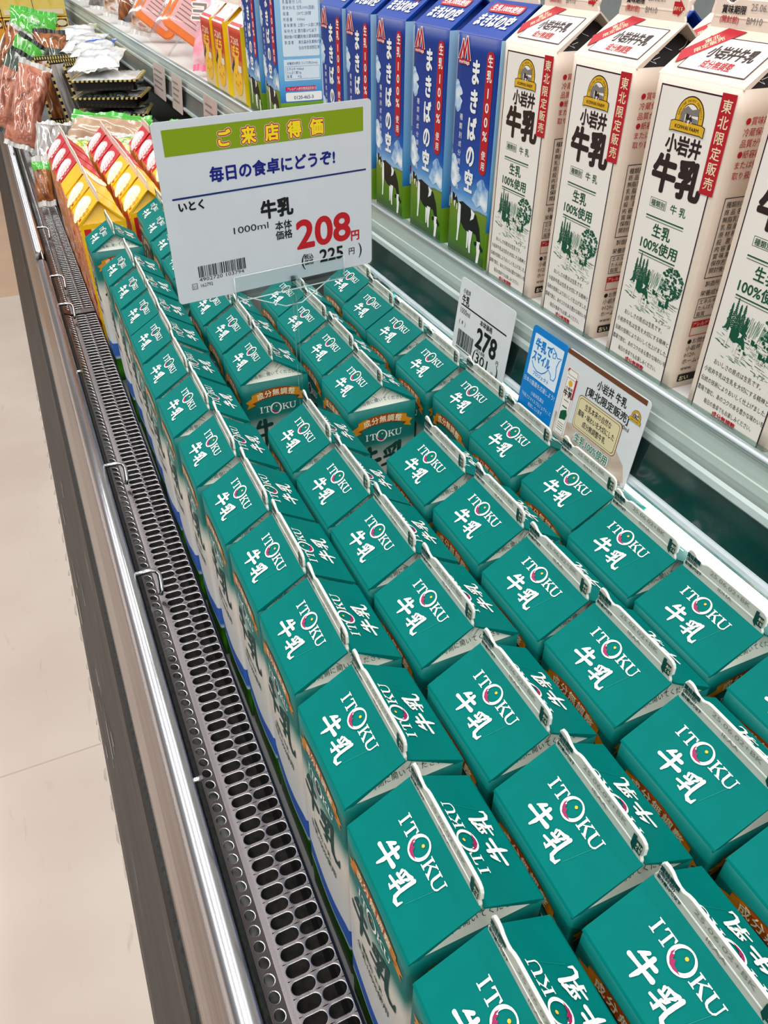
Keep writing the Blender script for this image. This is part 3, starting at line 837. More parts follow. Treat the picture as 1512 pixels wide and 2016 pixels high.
SH = 0.086; SX = 0.3267
SH2 = 0.108
G_F = 'cream milk cartons on the shelf'; G_B = 'blue milk cartons on the shelf'
ff = carton('milk_carton', FARM, 'cream milk carton with red corner band, standing next to the blue cartons', 'milk carton', (SX + W / 2, 1.6095, SH), (0, 0, .01), G_F)
for y, rz, lab in [(1.5145, -.02, 'cream milk carton with red corner band, behind the white price tag'), (1.4205, .0, 'cream milk carton with red corner band, behind the two-part card'),
                   (1.3265, -.02, 'cream milk carton with red corner band, cut off by the right photo edge'), (1.2335, .0, 'cream milk carton low in the far right corner above the shelf edge')]:
    dup(ff, (SX + W / 2, y, SH), (0, 0, rz), lab)
for y, rz, lab in [(1.500, 0, 'cream milk carton in the second line behind the one at the white tag'), (1.402, 0, 'cream milk carton in the second line behind the one at the two-part card')]:
    dup(ff, (SX + W * 1.5 + .006, y, SH), (0, 0, rz), lab)
bb = carton('milk_carton', SKYM, 'blue milk carton with cow, standing right against the cream cartons', 'milk carton', (SX + W / 2, 1.6895, SH), (0, 0, 0), G_B)
for y, lab, z in [(1.781, 'blue milk carton with cow, second from the cream cartons', SH), (1.876, 'blue milk carton with cow, third from the cream cartons, beside the price sign', SH),
               (1.965, 'blue milk carton fourth from the cream cartons, foot hidden by the price sign', SH), (2.050, 'blue milk carton fifth from the cream cartons, before the gap', SH),
               (2.314, 'blue milk carton beyond the gap, showing its printed side panel', SH2 - .002), (2.414, 'blue milk carton farthest along, next to the small yellow cartons', SH2 - .002)]:
    dup(bb, (SX + W / 2, y, z), (0, 0, 0), lab)
dup(bb, (SX + W * 1.5 + .006, 1.592, SH), (0, 0, 0), 'blue milk carton in the second line, its roof showing between cream cartons')

for o in COL.objects:
    if o.get('group') in (G_F, G_B): o.scale = (1, 1.055, 1)
# ------------------------------------------------------------------ shelf with its price rail
SHW = mat('white_enamel_shelf', (226, 226, 224), 0.35, var=.03)
BEAM = brushed('grey_rail_backing', (226, 227, 220), 0.4, metal=0.1, depth=.10)
CLEAR = clear('clear_plastic', (248, 252, 252), 0.13, 0.16)
LIPC = clear('clear_shelf_lip', (226, 236, 234), 0.5, 0.2)
RAIL_REFL = mat('dark_rail_reflection', (4, 50, 45), 0.34, spec=0.5, var=.3, scale=14)  # teal reflection of the green cartons put into the base colour
RIM = mat('glossy_white_rim', (206, 214, 220), 0.12, spec=0.8, coat=0.6)
GREYP = mat('grey_translucent_rail', (138, 134, 130), 0.25, var=.35, scale=5)
def shelf(label, y0, y1, top, band=None):
    t = thing('display_shelf', label, 'shelf', (SX, (y0 + y1) / 2, top))
    oy = (y1 - y0) / 2; dz = top - SH
    def Z(z): return z - SH
    def bar(nm, prof, m, closed=True):
        mb = MB(); mb.extrude_y([(x - SX, Z(z)) for x, z in prof], -oy, oy, m, closed=closed); return mb.build(nm, t)
    bar('shelf_board', [(.3238, .080), (.80, .080), (.80, .0858), (.3238, .0858)], SHW)
    bar('front_beam', [(.3212, .0525), (.3200, .060), (.3208, .066), (.3220, .0665), (.3228, .0795), (.3300, .0795), (.3300, .050), (.3240, .050)], BEAM)
    bar('white_bead', [(.3180, .0450), (.3164, .0470), (.3168, .0520), (.3192, .0540), (.3208, .0500)], SHW)
    mb = MB(); mb.tube([(.3222 - SX, -oy, Z(.0845)), (.3222 - SX, oy, Z(.0845))], .0017, RIM, 12); mb.build('lip_highlight_bead', t)  # pale tube stands for the bluish-white highlight along the clear lip
    bar('clear_lip', [(.3236, .0850), (.3242, .0850), (.3246, .0905), (.3240, .0905)], LIPC)
    bar('clear_rail_cover', [(.3212, .0835), (.3207, .0835), (.3082, .0130), (.3087, .0130)], CLEAR)
    bar('rail_panel', [(.3185, .0460), (.3125, .0130), (.3150, .0125), (.3215, .0460)], band or RAIL_REFL)
    bar('bottom_rim', [(.3060, .0150), (.3052, .0120), (.3068, .0080), (.3110, .0065), (.3150, .0085), (.3160, .0125), (.3120, .0135), (.3100, .0160)], RIM)
    return t
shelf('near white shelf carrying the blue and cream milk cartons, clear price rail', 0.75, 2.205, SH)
shelf('far white shelf carrying small yellow cartons and bagged desserts', 2.215, 6.6, SH2, GREYP)
LED = emit('led_tube_glow', (236, 255, 252), 9.0)
def led(label, y0, y1, z):
    t = thing('shelf_light', label, 'light', (.326, (y0 + y1) / 2, z))
    mb = MB(); o = (y1 - y0) / 2
    mb.box(-.010, -o, .0100, .016, o, .0150, SHW); hold = mb.build('tube_holder', t)
    mb = MB(); mb.tube([(0, -o, 0), (0, o, 0)], .0105, LED, 18); mb.build('light_tube', hold)
    return t
led('glowing white light tube under the near shelf edge, behind the back row', 0.80, 2.20, -.0090)

# ------------------------------------------------------------------ price cards in the rail
TAGW = mat('laminated_white_card', (222, 224, 226), 0.3, var=.02); TAGBLUE = ink('bright_blue_card', (10, 128, 206)); WBLUE = ink('pale_card_print', (226, 240, 250))
def rail_fn(y_far, zt, x_top=.3118, x_bot=.3036, z_bot=.0015):
    zt0 = .080
    def f(u, v, e):
        """u from the far edge toward the camera, v up from the card's foot"""
        k = v / (zt0 - z_bot)
        return (x_bot + (x_top - x_bot) * k - e, y_far - u, z_bot + v + zt)
    return f
def card(name, label, cat, y_far, w, h, P, base, zt=0, r=.004, base_col=None, group=None):
    fn = rail_fn(y_far, zt); mb = MB()
    pts = []
    for cx, cy, a in ((w - r, h - r, 0), (r, h - r, 90), (r, r, 180), (w - r, r, 270)):
        for k in range(6):
            q = math.radians(a + 18 * k); pts.append((cx + r * math.cos(q), cy + r * math.sin(q)))
    top = [fn(u, v, .0006) for u, v in pts]; bot = [fn(u, v, 0) for u, v in pts]; n = len(pts)
    mb.add(top + bot, [tuple(range(n)), tuple(range(2 * n - 1, n - 1, -1))] + [(i, n + i, n + (i + 1) % n, (i + 1) % n) for i in range(n)], base)
    if P: P.emit(mb, fn, eps=.0007)
    o = mb.build(name)
    return tag(o, label, cat, group)
P = Print()
P.text('小岩井', .0070, .0660, .0056, BLACK, 1, .01, res=2, sx=.85); P.text('牛乳', .0070, .0560, .0100, BLACK, 1, .02, res=3, sx=.75)
P.rect(.0065, .0535, .0930, .0549, BLACK, 1)
P.text('1000ml', .0068, .0455, .0082, BLACK, 1, .0, res=2, sx=.85); P.text('本体価格', .0460, .0468, .0062, BLACK, 1, .02, res=2, fit=.0230)
P.text('278', .0440, .0245, .0270, BLACK, 1, .03, res=3, fit=.0370); P.text('円', .0845, .0220, .0050, BLACK, 1, .01, res=2)
P.text('(  8  )', .0075, .0350, .0060, BLACK, 1, 0, res=1); P.text('(', .0425, .0080, .0190, BLACK, 1, -.01, res=2); P.text('301', .0480, .0090, .0145, BLACK, 1, .015, res=2, fit=.0230)
P.text('税込価格', .0480, .0200, .0040, BLACK, 1, .01, res=1); P.text('円', .0790, .0085, .0045, BLACK, 1, 0, res=1); P.text(')', .0860, .0080, .0190, BLACK, 1, -.01, res=2)
barcode(P, .0085, .0120, .0400, .0290, BLACK, 1, 8); P.rect(.0085, .0095, .0400, .0103, BLACK, 1); P.rect(.0430, .0052, .0930, .0062, BLACK, 1)
P.text('511', .0870, .0095, .0042, BLACK, 1, 0, res=1)
card('price_tag', 'white price tag reading 278 clipped in the shelf rail', 'price tag', 1.6640, .1010, .0800, P, TAGW, zt=-.002)
P = Print()
P.rrect(.0050, .0350, .0480, .0730, .001, WBLUE, 1)
P.text('牛乳で', .0085, .0610, .0105, TAGBLUE, 2, .04, res=3, fit=.0240); P.text('スマイル', .0075, .0500, .0105, TAGBLUE, 2, .04, res=3, fit=.0260)
P.text('プロジェクト', .0130, .0375, .0042, TAGBLUE, 2, .02, res=2)
P.stroke([(.0085, .0480), (.0120, .0440), (.0180, .0418), (.0250, .0425), (.0300, .0460), (.0330, .0500), (.0375, .0470), (.0385, .0435), (.0430, .0440), (.0445, .0480), (.0425, .0560), (.0440, .0620), (.0470, .0655), (.0410, .0640), (.0380, .0670), (.0345, .0655), (.0350, .0620), (.0385, .0625), (.0385, .0670), (.0330, .0700), (.0300, .0680)], .0009, TAGBLUE, 2)
P.text('日本の酪農を応援しよう!', .0025, .0280, .0052, WBLUE, 1, .0, res=2, fit=.0470)
for i, s in enumerate(['小岩井乳業は', '「牛乳でスマイルプロジェクト」に', '参加しています']): P.text(s, .0270, .0190 - .0056 * i, .0042, WBLUE, 1, 0, al='c', res=2, fit=(.020, .046, .022)[i])
card('promotion_card', 'bright blue milk promotion card in the shelf rail', 'card', 1.5340, .0520, .0790, P, TAGBLUE)
SAND = patchy('blurred_food_photo', [(214, 208, 202), (206, 184, 168), (188, 160, 146)], 40, 0.3, coat=0); BUFF = ink('buff_panel', (226, 212, 170)); UMBER = ink('umber_print', (112, 66, 40)); LGREEN = ink('green_print', (60, 120, 56))
P = Print()
P.rect(.0002, .0745, .0990, .0785, UMBER, 1)
P.poly([(.004, .0015), (.088, .0015), (.100, .008), (.095, .020), (.080, .030), (.050, .028), (.020, .020), (.003, .022)], SAND, 1)
P.text('小岩井 牛乳', .0620, .0630, .0085, BLACK, 2, .015, al='c', res=3, fit=.0360); P.text('[東北限定販売]', .0600, .0530, .0082, BLACK, 2, .015, al='c', res=3, fit=.0530)
P.text('1000ml', .0760, .0470, .0050, BLACK, 3, 0, res=2)
P.rrect(.0270, .0205, .0830, .0500, .004, UMBER, 2); P.rrect(.0275, .0210, .0825, .0495, .0038, BUFF, 3); P.rrect(.0290, .0225, .0810, .0480, .003, UMBER, 4); P.rrect(.0294, .0229, .0806, .0476, .003, BUFF, 5)
for i, s in enumerate(['生乳本来の自然な', '風味・味わいを大切にした', '成分無調整牛乳']): P.text(s, .0545, .0405 - .0073 * i, .0060, BLACK, 6, .01, al='c', res=2, fit=(.034, .047, .030)[i])
P.text('生乳100%使用', .0560, .0105, .0088, WBLUE, 4, .075, al='c', res=2, fit=.0440); P.text('生乳100%使用', .0560, .0105, .0088, LGREEN, 5, .012, al='c', res=2, fit=.0430)
P.text('※イメージ', .0800, .0030, .0040, UMBER, 4, 0, res=1)
farm_logo(P, .0925, .0585, .0105)
# small picture of the carton
P.rect(.0060, .0040, .0205, .0640, PANEL, 2); P.frame(.0072, .0050, .0190, .0560, .0003, PURP, 3)
P.text('牛乳', .0131, .0400, .0062, DKBR, 3, .04, al='c', res=2); P.text('小岩井', .0131, .0460, .0032, DKBR, 3, .03, al='c', res=1); P.rect(.0185, .0400, .0205, .0580, RED, 4)
P.ell(.0131, .0520, .0026, .0026, YEL, 4); P.poly([(.0095, .0180), (.0095, .0250), (.012, .0270), (.0165, .0290), (.0185, .0250), (.0175, .0200)], FGREEN, 3); P.rect(.0100, .0300, .0165, .0310, FGREEN, 3); P.rect(.0100, .0360, .0165, .0366, FGREEN, 3)
P.frame(.0075, .0585, .0195, .0635, .0003, PURP, 3); P.poly([(.0060, .0600), (.0090, .0640), (.0075, .0640), (.0060, .0625)], RED, 4)
for i in range(4): P.rect(.0090, .0150 - .002 * i, .0175, .0155 - .002 * i, FGREEN, 3)
card('campaign_card', 'white and buff milk card with a small carton picture, in the shelf rail', 'card', 1.4820, .1030, .0790, P, TAGW)
TAGP = mat('printed_pinkish_tag', (196, 178, 172), 0.4)
for i, (yf, w) in enumerate([(3.275, .15), (3.050, .11), (2.740, .11)]):
    P = Print()
    for k in range(4): P.rect(.015, .018 + .012 * k, w - .03 - .01 * (k % 2), .022 + .012 * k, GREY, 1)
    o = card('price_tag', ['faded price tag in the far rail, farthest of three', 'faded price tag in the far rail, middle of three', 'faded price tag in the far rail, nearest the big price sign'][i], 'price tag', yf, w, .072, P, TAGP, zt=SH2 - SH - .002, group='faded tags in the far price rail')

# ------------------------------------------------------------------ the big price sign on its pole
CARD = mat('sign_paper', (214, 220, 228), 0.35, var=.015); SGREEN = ink('sign_green', (132, 160, 10)); SYEL = ink('sign_yellow', (250, 224, 30)); SRED = ink('sign_red', (190, 18, 30)); SMAG = ink('sign_crimson', (176, 16, 52)); SPINK = ink('sign_halo', (240, 226, 214)); NAVY = ink('sign_navy', (12, 24, 128)); NAVYL = ink('sign_rule', (16, 40, 112))
sw, shh = .1820, .1325
S = thing('price_sign', 'white price sign reading 208 held up on a clear pole', 'sign', (.1170, 1.630, DECK))
M = Matrix.Translation((.1128 - .1170, 0, .1142 - DECK)) @ Euler((.0099, -.0064, .1489)).to_matrix().to_4x4()
k = sw / 173
P = Print(); T = lambda s, x, y, h, m, **kw: P.text(s, x * k, y * k, h * k, m, **{**kw, **({'fit': kw['fit'] * k} if 'fit' in kw else {})})
P.rect(6.5 * k, 104.2 * k, 165.7 * k, 120.9 * k, SGREEN, 1, .05)
for i, ch in enumerate('ご来店得価'):
    x = (51.2 + i * 18.4) * k
    for m, b, l in ((SPINK, .135, 2), (SMAG, .105, 3), (SYEL, .044, 4)):
        P.text(ch, x, 107.2 * k, 11.4 * k, m, l, b, al='c', res=3)
T('毎日の食卓にどうぞ!', 37.0, 84.6, 11.0, NAVY, bold=.036, fit=102.5, res=3)
P.rect(6.9 * k, 75.4 * k, 167.8 * k, 76.7 * k, NAVYL, 1, .05)
T('いとく', 10.8, 67.6, 7.2, BLACK, bold=.045, fit=18.6, res=3)
T('牛乳', 74.2, 53.2, 14.0, BLACK, bold=.042, fit=26.6, res=3)
T('1000ml', 50.2, 44.9, 6.9, BLACK, bold=.004, fit=28.8, res=3)
T('本体', 84.8, 42.2, 7.4, BLACK, bold=.02, fit=14.2, res=3); T('価格', 84.6, 34.9, 7.4, BLACK, bold=.02, fit=14.4, res=3)
T('208', 103.2, 24.4, 30.5, SRED, bold=.030, fit=48.4, res=5); T('円', 153.0, 22.8, 9.0, SRED, bold=.035, res=3)
T('(', 105.6, 9.6, 13.5, BLACK, bold=-.005, res=3); T('税込', 108.2, 14.8, 4.6, BLACK, bold=.02, fit=8.4, res=2); T('価格', 108.2, 10.2, 4.6, BLACK, bold=.02, fit=8.4, res=2)
T('225', 122.8, 9.8, 14.2, BLACK, bold=.026, fit=21.6, res=3); T('円', 150.4, 11.2, 6.4, BLACK, bold=.014, res=3); T(')', 159.6, 9.6, 13.5, BLACK, bold=-.005, res=3)
barcode(P, 18.2 * k, 17.6 * k, 57.2 * k, 26.2 * k, BLACK, 1, 12)
T('4902720 103794', 18.0, 14.6, 4.0, BLACK, bold=0, fit=37, res=2)
P.frame(11.5 * k, 9.4 * k, 16.0 * k, 13.9 * k, .3 * k, BLACK, 1); T('511', 12.2, 10.1, 3.8, BLACK, fit=3.1, res=2); T('162792', 18.6, 10.2, 3.8, BLACK, fit=9.8, res=2)
fn = lambda u, v, e: tuple(M @ Vector((u - sw / 2, -e, v)))
mb = MB(); pts = []; r = .003
for cx, cy, a in ((sw - r, shh - r, 0), (r, shh - r, 90), (r, r, 180), (sw - r, r, 270)):
    for q in range(5): pts.append((cx + r * math.cos(math.radians(a + 22.5 * q)), cy + r * math.sin(math.radians(a + 22.5 * q))))
n = len(pts)
mb.add([fn(u, v, .0005) for u, v in pts] + [fn(u, v, -.0005) for u, v in pts], [tuple(range(n)), tuple(range(2 * n - 1, n - 1, -1))] + [(i, n + i, n + (i + 1) % n, (i + 1) % n) for i in range(n)], CARD)
P.emit(mb, fn, eps=.0006); mb.build('sign_card', S)
mb = MB(); ring_o = [((u - sw / 2) * 1.010 + sw / 2, (v - shh / 2) * 1.014 + shh / 2) for u, v in pts]
mb.loft([[fn(u, v, -.0005) for u, v in pts], [fn(u, v, -.0007) for u, v in ring_o], [fn(u, v, .0007) for u, v in ring_o], [fn(u, v, .0006) for u, v in pts]], CLEAR, smooth=False)
mb.build('sleeve_edge', S)
# clip: a clear channel with a folded tongue under it
mb = MB(); c0, c1 = .0465, .1500
prof = [(.0050, .0145), (.0062, .0145), (.0062, -.0060), (-.0045, -.0060), (-.0045, .0100), (-.0035, .0100), (-.0035, -.0048), (.0050, -.0048)]
ring = lambda u: [fn(u, v, e) for e, v in prof]
mb.loft([ring(c0), ring(c1)], CLEAR, smooth=False, cap=True)
poly = [(c0 + .012, -.006), (c1 - .012, -.006), (.1090, -.0215), (.0930, -.0215)]
m_ = len(poly)
mb.add([fn(u, v, .0016) for u, v in poly] + [fn(u, v, .0002) for u, v in poly], [tuple(range(m_)), tuple(range(2 * m_ - 1, m_ - 1, -1))] + [(i, m_ + i, m_ + (i + 1) % m_, (i + 1) % m_) for i in range(m_)], CLEAR)
EDGE = mat('clip_edge_glint', (214, 226, 226), 0.15, spec=.6)  # light caught in the clear clip's edges, painted as pale tubes
for line in ([fn(c0, .0145, .0056), fn(c1, .0145, .0056)], [fn(c0, .0145, .0056), fn(c0, -.006, .0056)], [fn(c1, .0145, .0056), fn(c1, -.006, .0056)], [fn(c0, -.006, .0056), fn(c1, -.006, .0056)],
             [fn(c0 + .012, -.006, .0010), fn(.0930, -.0215, .0010), fn(.1090, -.0215, .0010), fn(c1 - .012, -.006, .0010)]):
    mb.tube(line, .00055, EDGE, 6)
CLIP = mb.build('sign_clip', S)
mb = MB(); bx = Vector(fn(.1010, -.0200, .003)); tx = Vector(fn(.1010, .004, .003))
mb.tube([tx, bx], .0042, CLEAR, 14)
mb.build('pole_socket', CLIP)
POLE = clear('clear_acrylic_rod', (252, 254, 254), .45, .08, 1.45)
mb = MB(); mb.tube([tuple(tx), tuple(bx), (bx.x, bx.y, .002)], .0022, POLE, 12); mb.build('sign_pole', S)
mb = MB(); mb.box(-.020, -.020, 0, .020, .020, .003, CLEAR); mb.build('sign_foot', S)

# ------------------------------------------------------------------ floor
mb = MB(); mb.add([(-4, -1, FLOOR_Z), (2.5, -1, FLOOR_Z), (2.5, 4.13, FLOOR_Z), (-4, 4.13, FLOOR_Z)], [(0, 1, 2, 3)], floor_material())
mb.add([(-4, 4.13, FLOOR_Z), (2.5, 4.13, FLOOR_Z), (2.5, 11, FLOOR_Z), (-4, 11, FLOOR_Z)], [(0, 1, 2, 3)], mat('floor_warm_reflection', (192, 160, 132), .32, var=.06, scale=6))  # peach reflection on the far floor put into its base colour
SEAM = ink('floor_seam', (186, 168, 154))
for y in (1.93, 4.13): mb.box(-4, y - .0012, FLOOR_Z, -.14, y + .0012, FLOOR_Z + .0003, SEAM)  # the farther seam follows the edge of the painted reflection
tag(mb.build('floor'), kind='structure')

# ------------------------------------------------------------------ open refrigerated case
CHROME = brushed('polished_bumper_steel', (214, 214, 220), 0.26, depth=.08)
PANELM = brushed('stainless_front_panel', (168, 158, 156), 0.24, depth=.26)
GRILLE = brushed('perforated_grille_steel', (128, 122, 124), 0.24, depth=.12)
RIMS = brushed('cut_steel_rim', (226, 226, 228), 0.35, depth=.04)
GASK = mat('black_gasket', (34, 38, 36), 0.7, var=.5, scale=300, bump=.6)
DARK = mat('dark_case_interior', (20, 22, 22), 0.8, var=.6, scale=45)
DUCT = mat('shaded_duct_metal', (34, 33, 31), 0.7, var=.9, scale=120)  # shade under the grille put into the dark colour
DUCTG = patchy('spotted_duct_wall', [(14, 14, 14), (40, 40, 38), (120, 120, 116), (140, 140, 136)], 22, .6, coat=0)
DECKM = mat('grey_deck', (96, 98, 96), 0.55)
BACK = mat('case_back_panel', (120, 124, 124), 0.5)
WIRE = brushed('zinc_wire', (200, 202, 200), 0.25, depth=.05)
Y0, Y1 = 0.70, 7.2
case = thing('refrigerated_case', 'long open dairy case with perforated vent grille and steel bumper', 'display case', (0, 3.9, FLOOR_Z))
def cs(nm, prof, m, y0=Y0, y1=Y1, closed=True, smooth=False, parent=case):
    mb = MB(); mb.extrude_y([(x, z - FLOOR_Z) for x, z in prof], y0 - 3.9, y1 - 3.9, m, closed=closed, smooth=smooth)
    return mb.build(nm, parent)
GZ = -0.150
cs('deck', [(-.0040, -.1965), (.80, -.1965), (.80, -.1955), (-.0060, -.1955)], DECKM)
cs('deck_front_lip', [(-.0085, GZ - .0005), (-.0075, GZ - .002), (-.0075, -.24), (-.0090, -.24)], DARK)  # lip coloured dark to give the gap by the cartons its shade
cs('back_panel', [(.80, -.20), (.82, -.20), (.82, .62), (.80, .62)], BACK)
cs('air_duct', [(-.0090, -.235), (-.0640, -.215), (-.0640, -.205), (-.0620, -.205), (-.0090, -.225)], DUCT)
# perforated grille in two lengths: round holes on the sloping flange, two lines of slots
def grille(y0, y1, nmx):
    mb = MB(); pitch = .01029; t = .0009
    def hole_cell(xa, za, xb, zb, y, rx, ry, n=16):
        """one plate cell from (xa,za) to (xb,zb) with a stadium hole, pressed rim downward"""
        L = math.hypot(xb - xa, zb - za); dx, dz = (xb - xa) / L, (zb - za) / L
        cx = L / 2
        def P3(a, yy, d=0): return (xa + dx * a + dz * d * 1, yy - 3.9, za + dz * a - FLOOR_Z - dx * d)
        inner = []
        for k in range(n):
            th = 2 * PI * (k + .5) / n
            c, s = math.cos(th), math.sin(th)
            inner.append((cx + (rx - ry) * (1 if c > 0 else -1) + ry * c, s * ry))
        outer = []
        for a, b in inner:
            ca, cb = a - cx, b
            f = min((L / 2) / max(1e-9, abs(ca)), (pitch / 2) / max(1e-9, abs(cb)))
            outer.append((cx + ca * f, cb * f))
        # corner points so that the cells join without gaps
        gx = lambda a, b, g: (a + g * (a - cx) / math.hypot(a - cx, b), b + g * b / math.hypot(a - cx, b))
        mid = [gx(a, b, .00045) for a, b in inner]
        v = [P3(a, y + b) for a, b in outer] + [P3(a, y + b) for a, b in mid] + [P3(a, y + b, .0003) for a, b in inner] + [P3(a, y + b, .0016) for a, b in inner]
        fl = []; fr = []
        for k in range(n):
            k2 = (k + 1) % n
            fl += [(k, k2, n + k2, n + k)]
            fr += [(n + k, n + k2, 2 * n + k2, 2 * n + k), (2 * n + k, 2 * n + k2, 3 * n + k2, 3 * n + k)]
        co = [(0, pitch / 2), (0, -pitch / 2), (L, pitch / 2), (L, -pitch / 2)]
        mb.add(v, fl, GRILLE); mb.add(v, fr, RIMS)
        for a, b in co:
            # fill the corner triangle between the two neighbouring outer points
            best = sorted(range(n), key=lambda k: (outer[k][0] - a) ** 2 + (outer[k][1] - b) ** 2)[:2]
            mb.add([P3(*(a, y + b)), P3(outer[best[0]][0], y + outer[best[0]][1]), P3(outer[best[1]][0], y + outer[best[1]][1])], [(0, 1, 2)], GRILLE)
    n = int((y1 - y0) / pitch)
    for i in range(n):
        y = y0 + pitch * (i + .5)
        hole_cell(-.0572, -.1455, -.0466, GZ, y, .0036, .0036, 14)
        hole_cell(-.0420, GZ, -.0258, GZ, y, .0076, .0041)
        hole_cell(-.0258, GZ, -.0096, GZ, y, .0076, .0041)
    yy0, yy1 = y0 - 3.9, y0 + n * pitch - 3.9
    G = GZ - FLOOR_Z
    mb.add([(-.0466, yy0, G), (-.0420, yy0, G), (-.0420, yy1, G), (-.0466, yy1, G)], [(0, 1, 2, 3)], GRILLE)
    mb.add([(-.0096, yy0, G), (-.0088, yy0, G - .0006), (-.0088, yy1, G - .0006), (-.0096, yy1, G)], [(0, 1, 2, 3)], GRILLE)
    mb.add([(-.0088, yy0, G - .0006), (-.0084, yy0, G - .004), (-.0084, yy1, G - .004), (-.0088, yy1, G - .0006)], [(0, 1, 2, 3)], GRILLE)
    mb.add([(-.0572, yy0, .6045), (-.0584, yy0, .6035), (-.0584, yy1, .6035), (-.0572, yy1, .6045)], [(0, 1, 2, 3)], GRILLE)
    mb.build('vent_grille', case)
grille(0.80, 2.312, 0); grille(2.325, 4.9, 1)
cs('grille_joint', [(-.0572, -.1452), (-.0466, -.1497), (-.0090, -.1497), (-.0090, -.1510), (-.0466, -.1510), (-.0575, -.1465)], GRILLE, 2.310, 2.327)
cs('gasket', [(-.0575, -.1440), (-.0600, -.1405), (-.0630, -.1420), (-.0640, -.1480), (-.0580, -.1480)], GASK)
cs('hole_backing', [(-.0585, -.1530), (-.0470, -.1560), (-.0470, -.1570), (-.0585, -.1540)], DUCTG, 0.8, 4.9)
# steel bumper: rounded rail (two lengths) over a sloping front panel
def rail_prof(dx=0):
    pts = []
    for k in range(15):
        a = math.radians(-35 + 215 * k / 14)
        pts.append((-.0700 + dx + .0078 * math.cos(a), -.1225 + .0070 * math.sin(a)))
    pts += [(-.0790 + dx, -.1320), (-.0740 + dx, -.1340), (-.0650 + dx, -.1340)]
    return pts
cs('bumper_rail', rail_prof(), CHROME, Y0, 2.500, smooth=True)
cs('bumper_rail', rail_prof(.0005), CHROME, 2.560, Y1, smooth=True)
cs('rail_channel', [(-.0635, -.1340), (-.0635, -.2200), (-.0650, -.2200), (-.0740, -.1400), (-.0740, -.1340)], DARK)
cs('front_panel', [(-.0745, -.1335), (-.0800, -.1345), (-.0890, -.1560), (-.0950, -.1760), (-.0972, -.1900), (-.0950, -.1900), (-.0745, -.1400)], PANELM, smooth=False)
cs('front_trim', [(-.0972, -.1900), (-.0995, -.1915), (-.0990, -.1940), (-.0955, -.1940), (-.0950, -.1900)], GASK)
KICK = kick_material()
cs('kick_plate', [(-.0992, -.1940), (-.1030, -.2000), (-.1075, -.2250), (-.1180, -.2700), (-.1360, -.3400), (-.1440, -.4000), (-.1420, -.4300), (-.1350, -.7500), (-.1000, -.7500), (-.0955, -.1940)], KICK)
# torn clear tape along the kick plate edge
TAPE = clear('torn_clear_tape', (235, 235, 232), .4, .3)
r = random.Random(2); mb = MB()
for i in range(26):
    y = 1.45 + i * .045 + r.uniform(-.01, .01); l = r.uniform(.012, .034); w = r.uniform(.001, .0035)
    x = -.1445 - r.uniform(0, .0015)
    mb.add([(x, y - 3.9, .352), (x - w, y + l * .3 - 3.9, .350), (x - w * .6, y + l - 3.9, .349), (x + .002, y + l * .8 - 3.9, .356)], [(0, 1, 2, 3)], TAPE)
tag(mb.build('torn_tape', case), kind='stuff')
SCUFF = ink('bare_scuff', (206, 200, 192)); mb = MB()
for i in range(16):
    y = 1.52 + r.uniform(0, .5); kx = r.uniform(0.1, .9)
    xa, za = -.1180 + (-.018) * kx - .0008, -.2700 - .07 * kx + .0002
    l = r.uniform(.015, .06); w = r.uniform(.0006, .0022)
    mb.add([(xa, y - 3.9, za - FLOOR_Z), (xa - w * .25, y - 3.9, za - w - FLOOR_Z), (xa - w * .3, y + l - 3.9, za - w * .9 - FLOOR_Z), (xa - .0002, y + l - 3.9, za + .0002 - FLOOR_Z)], [(0, 1, 2, 3)], SCUFF)
tag(mb.build('scuff_marks', case), kind='stuff')
# wire hooks of the rail dividers, standing over the grille
HZ = -.1225
for i, y in enumerate((1.587, 1.784, 2.288, 2.425, 2.72)):
    mb = MB(); z = HZ - FLOOR_Z
    pts = [(-.0640, y - 3.9, z), (-.0480, y - 3.9, z), (-.0440, y - .0005 - 3.9, z - .0012), (-.0418, y - .002 - 3.9, z - .0045), (-.0418, y - .006 - 3.9, z - .0110), (-.0432, y - .011 - 3.9, z - .0170), (-.0450, y - .012 - 3.9, z - .0215)]
    mb.tube(pts, .0023, WIRE, 10); mb.build('wire_hook', case)
for y in (1.351, 2.034):
    mb = MB(); mb.tube([(-.0640, y - 3.9, HZ - FLOOR_Z), (-.0560, y - 3.9, HZ - FLOOR_Z)], .0022, WIRE, 10); mb.build('wire_stud', case)
mb = MB()
lp = [(-.0640 + .006 * math.cos(t) * 0 - .002, 2.53 + .018 * math.cos(t) - 3.9, HZ - FLOOR_Z + .002 + .009 * math.sin(t)) for t in [PI * (k / 12) for k in range(13)]]
mb.tube(lp, .0016, WIRE, 8); mb.build('wire_loop', case)
# raised deck of the far bay
cs('raised_deck', [(.0, -.1950), (.0, -.0900), (.31, -.0900), (.31, -.1950)], DECKM, 2.90, 5.0)

